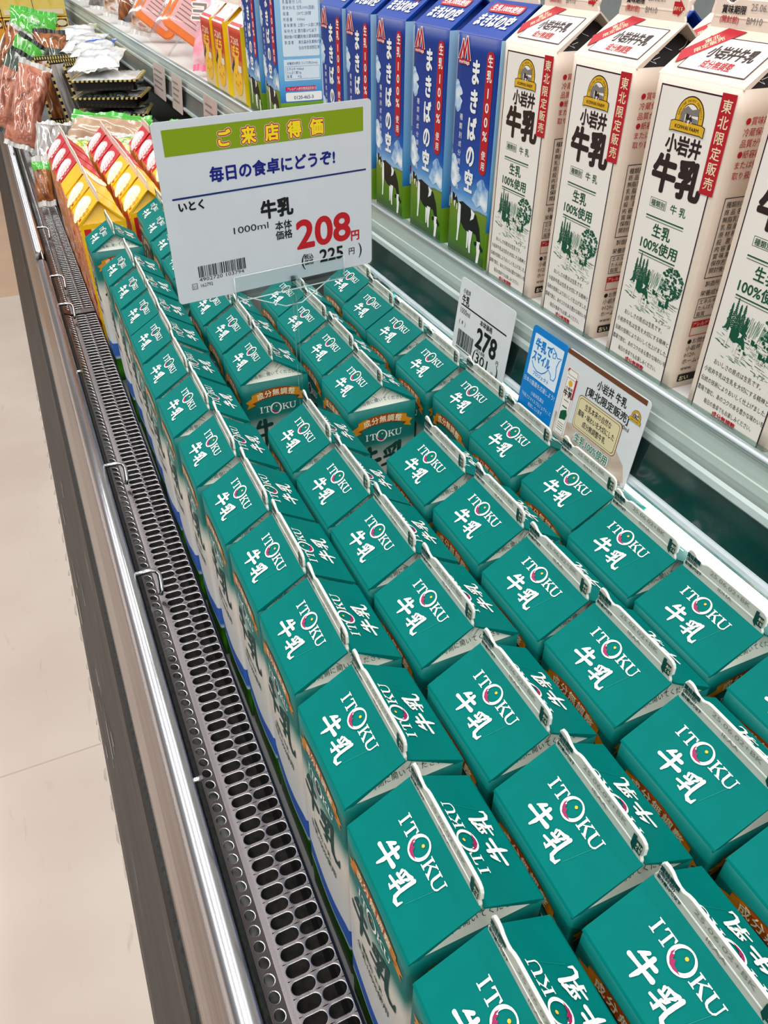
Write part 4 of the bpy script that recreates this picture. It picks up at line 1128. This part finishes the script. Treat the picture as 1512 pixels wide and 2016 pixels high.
# ------------------------------------------------------------------ red and yellow dessert cartons beyond the milk
CY = mat('yellow_coated_board', (246, 196, 10), .35, var=.04); CR = mat('red_coated_board', (206, 34, 46), .35, var=.05)
CSIDE = patchy('fruit_print', [(110, 24, 24), (190, 36, 34), (224, 100, 44), (238, 176, 60), (196, 50, 44), (232, 196, 170), (120, 120, 50)], 55, .35, coat=.2)
PUFFR = ink('pink_pudding_print', (246, 190, 190)); PUFFY = ink('cream_pudding_print', (252, 232, 180)); PUFFH = ink('pudding_highlight', (255, 252, 248)); ORG = ink('orange_print', (236, 130, 20)); TXTP = ink('white_text_panel', (232, 228, 222))
def pudding_roof(base, hi, wy, dotm, flip=False):
    P = Print(); L = math.hypot(W / 2, PR)
    q = lambda pts: [(wy * 1.0 - b * 2.3, L * .42 + a * .84 + (b - .02) * .28) for a, b in pts]       # the picture stands with its foot toward the near edge
    dome = [(-.024, .0085), (-.026, .013), (-.024, .021), (-.017, .029), (-.006, .0335), (.008, .033), (.018, .027), (.0245, .019), (.026, .012), (.022, .008), (.018, .0095), (.0145, .0065), (.010, .0085), (.006, .0055), (.001, .0078), (-.004, .0052), (-.009, .0075), (-.013, .0055), (-.017, .0085), (-.020, .0065)]
    P.poly(q([(a * 1.0, b * 1.0) for a, b in dome]), base, 1)
    P.poly(q([(-.022, .0165), (-.020, .023), (-.014, .0285), (-.005, .0325), (.007, .032), (.016, .0265), (.021, .019), (.022, .0165), (.010, .0180), (0, .0185), (-.012, .0178)]), hi, 2)
    for i in range(6): P.stroke(q([(-.019 + .0078 * i, .0175), (-.0185 + .0074 * i, .0090)]), .0014, hi, 2, False)
    P.ell(wy * .90, L * .14, .0034, .0030, dotm, 1, 12)
    P.text('ラブ', wy * .95, L * .30, .0075, dotm, 1, .02, rot=PI / 2, res=1)
    return P
def pudding_front(wy):
    P = Print()
    P.rect(.004, .004, wy - .004, .152, CSIDE, 0, .012)
    r = random.Random(9)
    for i in range(9):
        P.ell(r.uniform(.014, wy - .014), r.uniform(.02, .15), r.uniform(.006, .011), r.uniform(.006, .011), (CR, ORG, CY, TXTP)[i % 4], 1, 14)
    P.rect(.006, .158, wy - .006, .182, ORG, 1); P.text('プリン', wy / 2, .163, .017, TXTP, 2, .03, al='c', res=2)
    return P
def pudding_near():
    P = Print(); P.rect(.0012, .0, .0688, .1945, CY, 0, .01)
    P.rect(.006, .150, .016, .188, CR, 1); P.rect(.018, .150, .064, .188, TXTP, 1)
    for i in range(7): P.rect(.020, .184 - .005 * i, .062 - .004 * (i % 3), .1858 - .005 * i, BLACK, 2)
    P.rect(.006, .06, .016, .145, ORG, 1); P.rect(.018, .06, .064, .145, CSIDE, 1, .01)
    return P
PW = .0800; PR = .0320
def pud(key, board, base, hi, dotm):
    return carton_meshes(key, W, PW, HB, PR, .0150, .0012, dict(body=CSIDE, roof=board, fold=board, fin=ink(key + '_seal', (232, 214, 202)), edge=ink(key + '_edge', (244, 232, 222))),
        dict(xm=pudding_front(PW), ym=pudding_near(), rl=pudding_roof(base, hi, PW, dotm), rr=Print()), notch=False)
PUD_Y = pud('yellow_dessert', CY, PUFFY, PUFFH, CR); PUD_R = pud('red_dessert', CR, PUFFR, PUFFH, TXTP)
protos = {}
for c, (x0, y0, nn) in enumerate([(-.0065, 2.268, 6), (.0735, 2.300, 6), (.1560, 2.372, 5)]):
    for i in range(nn):
        isy = i < (3 if c < 2 else 2); ms = PUD_Y if isy else PUD_R; col = 'yellow' if isy else 'red'
        kk = i if isy else i - (3 if c < 2 else 2)
        lab = '%s dessert carton with pudding picture, %s%s in the %s row' % (col, ('nearest', 'second nearest', 'farthest')[kk] if not (c == 2 and isy) else ('nearest', 'farther')[kk], ' of its colour', ('left', 'middle', 'right')[c])
        loc = (x0 + W / 2, y0 + PW / 2 + .0885 * i, DECK); rot = (0, 0, rnd.uniform(-.02, .02) + (PI if (c == 0 and i == 2) else 0))
        if isy not in protos: protos[isy] = carton('dessert_carton', ms, lab, 'dessert carton', loc, rot, '%s dessert cartons' % col)
        else: dup(protos[isy], loc, rot, lab)

# ------------------------------------------------------------------ small yellow cartons on the far shelf
SYB = zramp('biscuit_carton_print', [(0, (226, 214, 176)), (.030, (222, 206, 160)), (.048, (206, 160, 60)), (.075, (206, 96, 30)), (.12, (190, 44, 24))])
BISC = ink('biscuit_yellow', (246, 200, 40)); BISD = ink('biscuit_dark', (206, 150, 20)); SYL = mat('lemon_board', (250, 214, 20), .35)
SR = ink('brick_red_print', (196, 50, 22))
CREAMR = patchy('whipped_cream_print', [(240, 190, 90), (250, 236, 214), (255, 252, 248), (250, 240, 224), (222, 90, 60)], 40, .35, coat=0)
sf = Print()
sf.rect(.004, .070, .064, .108, SR, 1); sf.text('ス26%', .034, .092, .014, CREAM, 2, .02, al='c', res=2, fit=.046); sf.text('ぽラ', .034, .073, .020, BISC, 2, .05, al='c', res=2, fit=.044)
sf.poly([(.002, .052), (.022, .070), (.024, .060), (.012, .046)], BLACK, 1)
sf.ell(.036, .038, .026, .024, BISC, 2, 26)
for a, b in ((.026, .044), (.040, .050), (.050, .036), (.036, .030), (.024, .032)): sf.ell(a, b, .0035, .0032, BISD, 3, 10)
sf.rect(.026, .058, .050, .076, BISC, 1); sf.rect(.044, .052, .062, .062, TXTP, 3)
ss = Print(); ss.rect(.0, .0, .070, .120, SYL, 0, .02); ss.rect(.008, .040, .062, .112, TXTP, 1)
for i in range(11): ss.rect(.011, .106 - .0058 * i, .058 - .005 * (i % 3), .1085 - .0058 * i, (BLACK, SR)[i % 4 == 0], 2)
ss.rect(.010, .046, .060, .054, BLACK, 2); ss.rect(.012, .004, .060, .022, TXTP, 1); ss.frame(.012, .026, .030, .038, .002, BLACK, 2); ss.ell(.046, .032, .007, .006, BLACK, 2)
sr = Print(); sr.poly([(.012, .012), (.030, .038), (.050, .036), (.060, .014), (.040, .006)], PUFFH, 1); sr.poly([(.004, .004), (.066, .004), (.066, .010), (.004, .010)], CR, 1)
SMALL = carton_meshes('biscuit', W, W, .116, .026, .013, .0006, dict(body=SYB, roof=CREAMR, fold=SYL, fin=ink('small_seal', (244, 236, 222)), edge=CREDGE), dict(xm=sf, ym=ss, rl=sr, rr=sr), notch=False)
first = None
for y, lab in [(2.712, 'small yellow carton farthest along the far shelf, beside bagged desserts'), (2.618, 'small yellow carton showing its text panel on the far shelf'), (2.504, 'small yellow carton mostly hidden by the farthest blue carton')]:
    loc = (SX + W / 2, y + .010, SH2 - .002)
    if first is None: first = carton('small_carton', SMALL, lab, 'carton', loc, (0, 0, -.03), 'small yellow cartons')
    else: dup(first, loc, (0, 0, -.03), lab)
for o in [first] + [q for q in COL.objects if q.name.startswith('small_carton.')]: o.scale = (1, 1.22, 1)
# white puddings standing behind the small cartons are part of their lids' print

# ------------------------------------------------------------------ bagged food
def pack(name, label, cat, loc, rot, w, l, t, film, sealm, printm=None, group=None, seed=1, seal=.012, wr=.004):
    """pillow bag: puffed film body with crimped seals at both ends and a printed band"""
    root = thing(name, label, cat, loc, rot, group)
    r = random.Random(seed); ph = [r.uniform(0, 6) for _ in range(6)]
    def prof(u, v, s):
        a = 1 - abs(2 * u - 1) ** 3.2; b = 1 - abs(2 * v - 1) ** 2.6
        h = t / 2 * max(0, a) ** .7 * max(0, b) ** .7
        wv = wr * (math.sin(9 * u + ph[0] + 4 * v) * math.sin(7 * v + ph[1]) + .6 * math.sin(17 * v + ph[2] + 6 * u) + .35 * math.sin(31 * u + 13 * v + ph[3])) * a * b
        pinch = 1 - .06 * (1 - abs(2 * v - 1) ** 2) + .03 * math.sin(12 * v + ph[4])
        return ((u - .5) * w * pinch, (v - .5) * l, s * h + wv * (.8 if s > 0 else .3))
    NU, NV = 18, 20
    mb = MB(); v = []; f = []; mi = []
    for s in (1, -1):
        for j in range(NV + 1):
            for i in range(NU + 1): v.append(prof(i / NU, j / NV, s))
    o = (NU + 1) * (NV + 1); top = []; band = []
    for j in range(NV):
        for i in range(NU):
            a = j * (NU + 1) + i
            q = (a, a + 1, a + NU + 2, a + NU + 1)
            (band if (printm and j >= NV * .72) else top).append(q)
            top.append(tuple(o + x for x in reversed(q)))
    mb.add(v, top, film, True)
    if band: mb.add(v, band, printm, True)
    mb.build('film_body', root)
    for s in (-1, 1):
        mb = MB(); n = 24; vv = []; ff = []
        for i in range(n + 1):
            x = (i / n - .5) * w * .97; zz = .0018 * math.sin(i * 1.7 + ph[5]) + .004 * math.sin(i * .45 + ph[2])
            vv += [(x, s * (l / 2 - .002), zz * .4), (x, s * (l / 2 + seal - (.0012 if i % 2 else 0)), zz)]
        for i in range(n): ff.append((2 * i, 2 * i + 1, 2 * i + 3, 2 * i + 2))
        mb.add(vv + [(a, b, c - .0006) for a, b, c in vv], ff + [tuple(len(vv) + x for x in reversed(q)) for q in ff], sealm, True)
        mb.build('crimped_seal', root)
    return root
F_GREEN = patchy('green_film', [(40, 120, 30), (90, 190, 60), (60, 170, 50), (200, 230, 190)], 30, .15)  # palest patches are highlights of the crumpled film put into its colour
F_LIME = patchy('lime_film', [(150, 190, 20), (220, 220, 60), (230, 240, 210), (110, 170, 40), (240, 220, 40)], 45, .15)
F_KRAFT = patchy('tan_label_film', [(176, 140, 110), (190, 156, 128), (206, 178, 150)], 20, .25)
F_PEACH = patchy('sausage_film', [(60, 36, 30), (150, 84, 64), (206, 140, 116), (176, 96, 74), (232, 214, 204)], 26, .12, (1, .5, 1))
F_BROWN = patchy('brown_meat_film', [(60, 36, 26), (120, 70, 40), (176, 110, 60), (96, 56, 34), (220, 190, 160)], 24, .12, (1, .4, 1))
F_DARK = patchy('dark_green_film', [(14, 24, 18), (40, 56, 44), (90, 104, 90), (20, 30, 24), (200, 206, 200)], 22, .12, (1, .4, 1))
F_WHITE = patchy('white_film', [(150, 170, 180), (232, 238, 240), (252, 252, 252), (236, 240, 238), (210, 226, 214)], 16, .12, (1, .6, 1))
F_GREY = patchy('silver_film', [(70, 64, 62), (140, 134, 130), (190, 186, 184), (110, 100, 96)], 20, .1, (1.5, .3, 1))
F_PINK = patchy('pink_film', [(240, 120, 150), (250, 170, 190), (255, 220, 228), (246, 140, 170)], 14, .12)
F_MIX = patchy('mixed_snack_film', [(120, 80, 60), (206, 170, 140), (240, 236, 230), (190, 120, 90), (230, 226, 222)], 22, .12)
S_GREEN = mat('green_seal', (70, 180, 60), .2); S_CLR = mat('frosted_seal', (206, 206, 202), .2); S_BLUE = ink('blue_band', (40, 90, 190)); S_DK = mat('dark_seal', (40, 44, 42), .25); S_PINK = mat('pink_seal', (236, 110, 146), .25)
ZB = -.090
pack('food_bag', 'tan food bag with bright green top edge, lying behind the red dessert cartons', 'food bag', (.150, 3.060, -.018), (.55, .06, -.45), .19, .085, .036, F_KRAFT, S_GREEN, F_GREEN, seed=3)
pack('food_bag', 'small lime and yellow bag behind the left row of red cartons', 'food bag', (.075, 2.900, -.040), (.5, .1, -.3), .10, .10, .04, F_LIME, S_CLR, seed=4, group='lime bags')
pack('food_bag', 'small lime and yellow bag behind the middle row of red cartons', 'food bag', (.165, 2.925, -.046), (.6, -.2, -.5), .09, .10, .04, F_LIME, S_CLR, seed=5, group='lime bags')
pack('food_bag', 'mixed green and peach bag next to the price sign corner', 'food bag', (.270, 2.960, -.028), (.5, -.1, -.6), .11, .10, .05, F_PEACH, S_GREEN, F_GREEN, seed=6)
pack('food_bag', 'olive bag squeezed between the vent grille and the red cartons', 'food bag', (-.022, 2.93, -.085), (1.0, 0, -.2), .040, .085, .026, F_BROWN, S_CLR, F_GREEN, seed=7)
# black trays with a gold dashed rim, stacked flat
GOLDD = ink('gold_dash', (214, 190, 110)); TRAYB = mat('black_tray', (16, 16, 18), .25, coat=.4)
def tray(label, loc, rot, w, l, h, filmm, group, name='food_tray'):
    root = thing(name, label, 'food tray', loc, rot, group)
    def ring(a, b, z, rad=.012):
        R = []
        for cx, cy, q in ((a / 2 - rad, b / 2 - rad, 0), (-a / 2 + rad, b / 2 - rad, 90), (-a / 2 + rad, -b / 2 + rad, 180), (a / 2 - rad, -b / 2 + rad, 270)):
            for k in range(5): R.append((cx + rad * math.cos(math.radians(q + 22.5 * k)), cy + rad * math.sin(math.radians(q + 22.5 * k)), z))
        return R
    mb = MB(); mb.loft([ring(w * .9, l * .88, 0), ring(w * .94, l * .93, h * .7), ring(w, l, h * .8), ring(w, l, h * .9)], TRAYB, cap=True, smooth=False); tr_ = mb.build('tray', root)
    mb = MB(); n = 14
    for i in range(n):
        for s in (-1, 1):
            x = (i + .5) / n * w * .94 - w * .47
            mb.box(x, s * (l / 2 + .0004) - .0004, h * .78, x + w * .033, s * (l / 2 + .0004) + .0004, h * .92, GOLDD)
            mb.box(x, s * l * .47 - .003, h * .9, x + w * .033, s * l * .47 + .003, h * .915, GOLDD)
    for i in range(9):
        for s in (-1, 1):
            y = (i + .5) / 9 * l * .9 - l * .45
            mb.box(s * (w / 2 + .0004) - .0004, y, h * .78, s * (w / 2 + .0004) + .0004, y + l * .05, h * .92, GOLDD)
            mb.box(s * w * .475 - .003, y, h * .9, s * w * .475 + .003, y + l * .05, h * .915, GOLDD)
    mb.build('dashed_rim', root)
    mb = MB(); n = 12; v = []; f = []
    for j in range(n + 1):
        for i in range(n + 1):
            a, b = i / n, j / n
            v.append(((a - .5) * w * .9, (b - .5) * l * .86, h * .9 + .008 * math.sin(PI * a) * math.sin(PI * b) * (1 + .5 * math.sin(9 * a + 5 * b))))
    for j in range(n):
        for i in range(n): f.append((j * (n + 1) + i, j * (n + 1) + i + 1, (j + 1) * (n + 1) + i + 1, (j + 1) * (n + 1) + i))
    mb.add(v, f, filmm, True); mb.build('film_lid', root)
    return root
GT = 'black trays with gold dashed rims'
for i, (lab, z, a) in enumerate([('black tray with gold dashed rim, lowest of the flat stack', -.0335, .05), ('black tray with gold dashed rim, middle of the flat stack', .002, -.04), ('black tray with gold dashed rim, topmost of the flat stack under white packs', .0375, .03)]):
    tray(lab, (.200, 3.27 + .02 * i, z), (.02, -.01, a - .35), .170, .150, .026, (F_DARK, F_DARK, F_WHITE)[i], GT)
mb = MB(); mb.box(-.09, -.085, 0, .09, .085, .056, DECKM); tag(mb.build('display_riser', loc=(.200, 3.28, -.0895)), 'grey riser block under the flat stack of black trays', 'riser')
for i, (lab, x, y, a) in enumerate([('upright black tray with gold dashes, right one of the standing trays', .150, 3.44, .25), ('upright black tray with gold dashes, middle one of the standing trays', .120, 3.51, .1), ('upright black tray with gold dashes, left one of the standing trays', .092, 3.58, -.1)]):
    tray(lab, (x, y, ZB + .085), (1.25, 0, a - .25 + PI / 2 - 1.0), .105, .165, .026, (F_GREY, F_GREY, F_BROWN)[i], GT)
pack('food_bag', 'peach sausage bag leaning behind the case end grille', 'food bag', (-.002, 3.42, -.012), (1.05, .36, -.25), .080, .20, .04, F_PEACH, S_CLR, seed=9, group='sausage bags')
pack('food_bag', 'peach sausage bag with egg picture, left of the standing trays', 'food bag', (-.035, 3.62, .000), (1.1, .55, -.3), .075, .20, .04, F_PEACH, S_DK, F_DARK, seed=10, group='sausage bags')
pack('food_bag', 'dark green bag leaning at the left end of the far bay', 'food bag', (-.005, 3.84, .005), (1.15, .62, -.25), .080, .22, .035, F_DARK, S_DK, F_GREEN, seed=11)
pack('food_bag', 'brown meat bag leaning leftmost in the far bay', 'food bag', (-.015, 4.08, .005), (1.15, .62, -.2), .09, .23, .04, F_BROWN, S_CLR, seed=12)
pack('food_bag', 'bag with crumpled bright green top standing over the meat bags', 'food bag', (.088, 4.20, .074), (1.0, .2, -.25), .15, .15, .05, F_GREEN, S_GREEN, F_GREEN, seed=13, wr=.011)
pack('food_bag', 'silver dark bag lying at the foot of the sausage bags', 'food bag', (.028, 3.235, -.078), (.45, .1, -.2), .09, .17, .035, F_GREY, S_CLR, seed=14)
pack('food_bag', 'tall dark snack bag between the green topped bag and white packs', 'food bag', (.112, 3.97, .010), (1.15, .1, -.2), .10, .19, .04, F_DARK, S_DK, F_BROWN, seed=21)
GW = 'white food packs'
for i, (lab, x, y, z, a) in enumerate([('white food pack lying on the black trays, nearest', .228, 3.37, .064, -.3), ('white food pack lying second from the black trays', .255, 3.62, .050, -.25), ('white food pack lying third from the black trays', .262, 3.86, .046, -.3), ('white food pack lying farthest, below the shelf front', .268, 4.12, .050, -.2)]):
    pack('food_pack', lab, 'food pack', (x - .036, y + .10 - (.10 if i == 0 else 0), z + .026), (.10, -.08, a), .125, .20, .030, F_WHITE, S_CLR, S_BLUE if i == 1 else (F_LIME if i == 3 else None), GW, seed=30 + i)
mb = MB(); mb.box(-.055, -.26, 0, .055, .26, .118, DECKM); tag(mb.build('display_riser', loc=(.225, 4.05, -.0895)), 'grey riser block under the row of white food packs', 'riser')
# yellow noodle boxes at the end of the bay
BOXY = patchy('yellow_box_print', [(236, 200, 90), (244, 220, 120), (240, 210, 100), (214, 160, 50)], 9, .3, coat=.2)
BOXO = mat('orange_box', (238, 160, 40), .4); BRN = ink('brown_box_band', (90, 46, 30))
def nbox(label, loc, w, h, d, body):
    root = thing('noodle_box', label, 'box', loc, (0, 0, -.05), 'yellow boxes at the far end')
    mb = MB(); b = .002
    mb.loft([[(x * (w / 2 - k), y * (d / 2 - k), z) for x, y in ((-1, -1), (1, -1), (1, 1), (-1, 1))] for z, k in ((0, b), (b, 0), (h - b, 0), (h, b))], body, smooth=False, cap=True)
    mb.build('box_body', root)
    P = Print(); P.rect(.004, h - .034, w - .004, h - .006, BRN, 1, .08); P.rect(.030, h - .018, w - .060, h - .012, ORG, 2, .08); P.text('生ラーメン', w * .40, h - .031, .016, YEL, 2, .04, al='c', res=1); P.ell(w * .80, h - .020, .020, .011, CREAM, 3, 14); P.ell(.016, h - .020, .008, .008, CREAM, 3, 10); P.rect(.01, .008, w - .01, .026, CREAM, 1, .08)
    mb = MB(); P.emit(mb, lambda u, v, e: (-w / 2 + u, -d / 2 - e, v), eps=.001); mb.build('printed_panel', root)
q = 0
for row, z in (('topmost', .066), ('middle', -.040), ('lowest', -.146)):
    for cidx, side in enumerate(('left', 'centre', 'right')):
        nbox('yellow box at the far end, %s row, %s' % (row, side), (-.03 + .128 * cidx, 5.15, z), .125, .103, .20, BOXO if (row == 'lowest' or (row == 'middle' and cidx == 0)) else BOXY); q += 1
# ------------------------------------------------------------------ bagged desserts on the far shelf
OR = mat('orange_tray', (246, 132, 24), .3, var=.08, coat=.4); ORL = mat('orange_lid_film', (240, 128, 40), .2, coat=.5); ORLP = ink('rose_label', (232, 186, 186)); LABP = ink('pale_pink_label', (236, 204, 200))
def dessert(label, loc, rot, text):
    root = thing('dessert_tray', label, 'dessert pack', loc, rot, 'orange dessert trays in clear bags')
    w, h, d = .105, .165, .040
    def ring(a, b, z, rad=.018):
        R = []
        for cx, cy, qq in ((a / 2 - rad, b / 2 - rad, 0), (-a / 2 + rad, b / 2 - rad, 90), (-a / 2 + rad, -b / 2 + rad, 180), (a / 2 - rad, -b / 2 + rad, 270)):
            for k in range(6): R.append((cx + rad * math.cos(math.radians(qq + 18 * k)), cy + rad * math.sin(math.radians(qq + 18 * k)), z))
        return R
    mb = MB(); mb.loft([ring(w * .80, h * .85, 0), ring(w * .90, h * .93, d * .8), ring(w, h, d * .82), ring(w, h, d)], OR, cap=True, smooth=False); tr_ = mb.build('tray', root)
    mb = MB(); mb.loft([ring(w * .97, h * .98, d + .0005), ring(w * .97, h * .98, d + .002)], ORL, cap=True, smooth=False)
    P = Print(); P.rrect(-.036, .004, .036, .060, .004, LABP, 1); P.rrect(-.036, -.066, .036, -.008, .004, ORLP, 1); P.rect(-.020, .018, .020, .040, GREY, 2)
    for i in range(5): P.rect(-.028, -.018 - .009 * i, .028 - .006 * (i % 2), -.0155 - .009 * i, GREY, 2)
    P.emit(mb, lambda u, v, e: (u, v, d + .002 + e)); mb.build('lid', tr_)
    BAG = clear('clear_bag', (255, 250, 250), .5, .12)
    mb = MB(); n = 16; rings = []
    for j in range(13):
        b = j / 12; k = max(.02, math.sin(PI * (b * .9 + .05))) ** .35
        rings.append([((w * .62 * math.cos(2 * PI * i / n)) * (.9 + .1 * k), (b - .5) * h * 1.28, d * .55 + d * .85 * k * math.sin(2 * PI * i / n) + .003 * math.sin(5 * b * PI + i)) for i in range(n)])
    mb.loft(rings, BAG, smooth=True)
    mb.build('clear_bag', root)
    return root
dessert('orange dessert tray in a clear bag tipping over the far shelf edge', (.375, 3.25, .216), (1.15, .62, -.60), '')
dessert('orange dessert tray in a pink clear bag beside the small yellow cartons', (.392, 3.02, .218), (1.15, .58, -.55), '')
wb = pack('dessert_bag', 'pink dessert bag with white lettering leaning next to the small yellow cartons', 'dessert pack', (.395, 2.845, .195), (1.15, .05, -.55), .13, .15, .05, F_PINK, S_PINK, None, seed=40)
P = Print(); P.text('ヨース', 0, 0, .042, TXTP, 2, .09, al='c', res=2); P.text('ヨース', 0, 0, .042, GREY, 3, .02, al='c', res=2); 
mb = MB(); P.emit(mb, lambda u, v, e: (u, v, .030 + e), eps=.001); mb.build('printed_lettering', wb)
for i, (x, y, z, sd, m, lab) in enumerate([(.39, 3.52, .165, 41, F_MIX, 'mixed snack bag on the far shelf behind the orange trays'), (.40, 3.80, .165, 42, F_BROWN, 'brown snack bag on the far shelf, second behind the orange trays'), (.40, 4.10, .165, 43, F_MIX, 'pale snack bag on the far shelf, third behind the orange trays'), (.40, 4.45, .165, 44, F_GREY, 'silver snack bag on the far shelf, fourth behind the orange trays'), (.40, 4.85, .165, 45, F_BROWN, 'brown snack bag at the far end of the far shelf')]):
    pack('snack_bag', lab, 'snack bag', (x, y, z + .022), (1.1, .1, -.5), .15, .125, .055, m, S_CLR, None, 'snack bags on the far shelf', seed=sd)
# yellow and white desserts in the line behind on the far shelf
for i, (x, y) in enumerate([(.50, 2.74), (.53, 2.86), (.56, 3.10)]):
    pack('snack_bag', ('yellow striped snack bag behind the small yellow cartons', 'yellow striped snack bag behind the pink dessert bag', 'yellow striped snack bag behind the orange trays')[i], 'snack bag', (x, y, .200), (1.2, 0, -.4), .11, .13, .04, F_LIME if i else F_MIX, S_CLR, None, 'yellow snack bags', seed=50 + i)
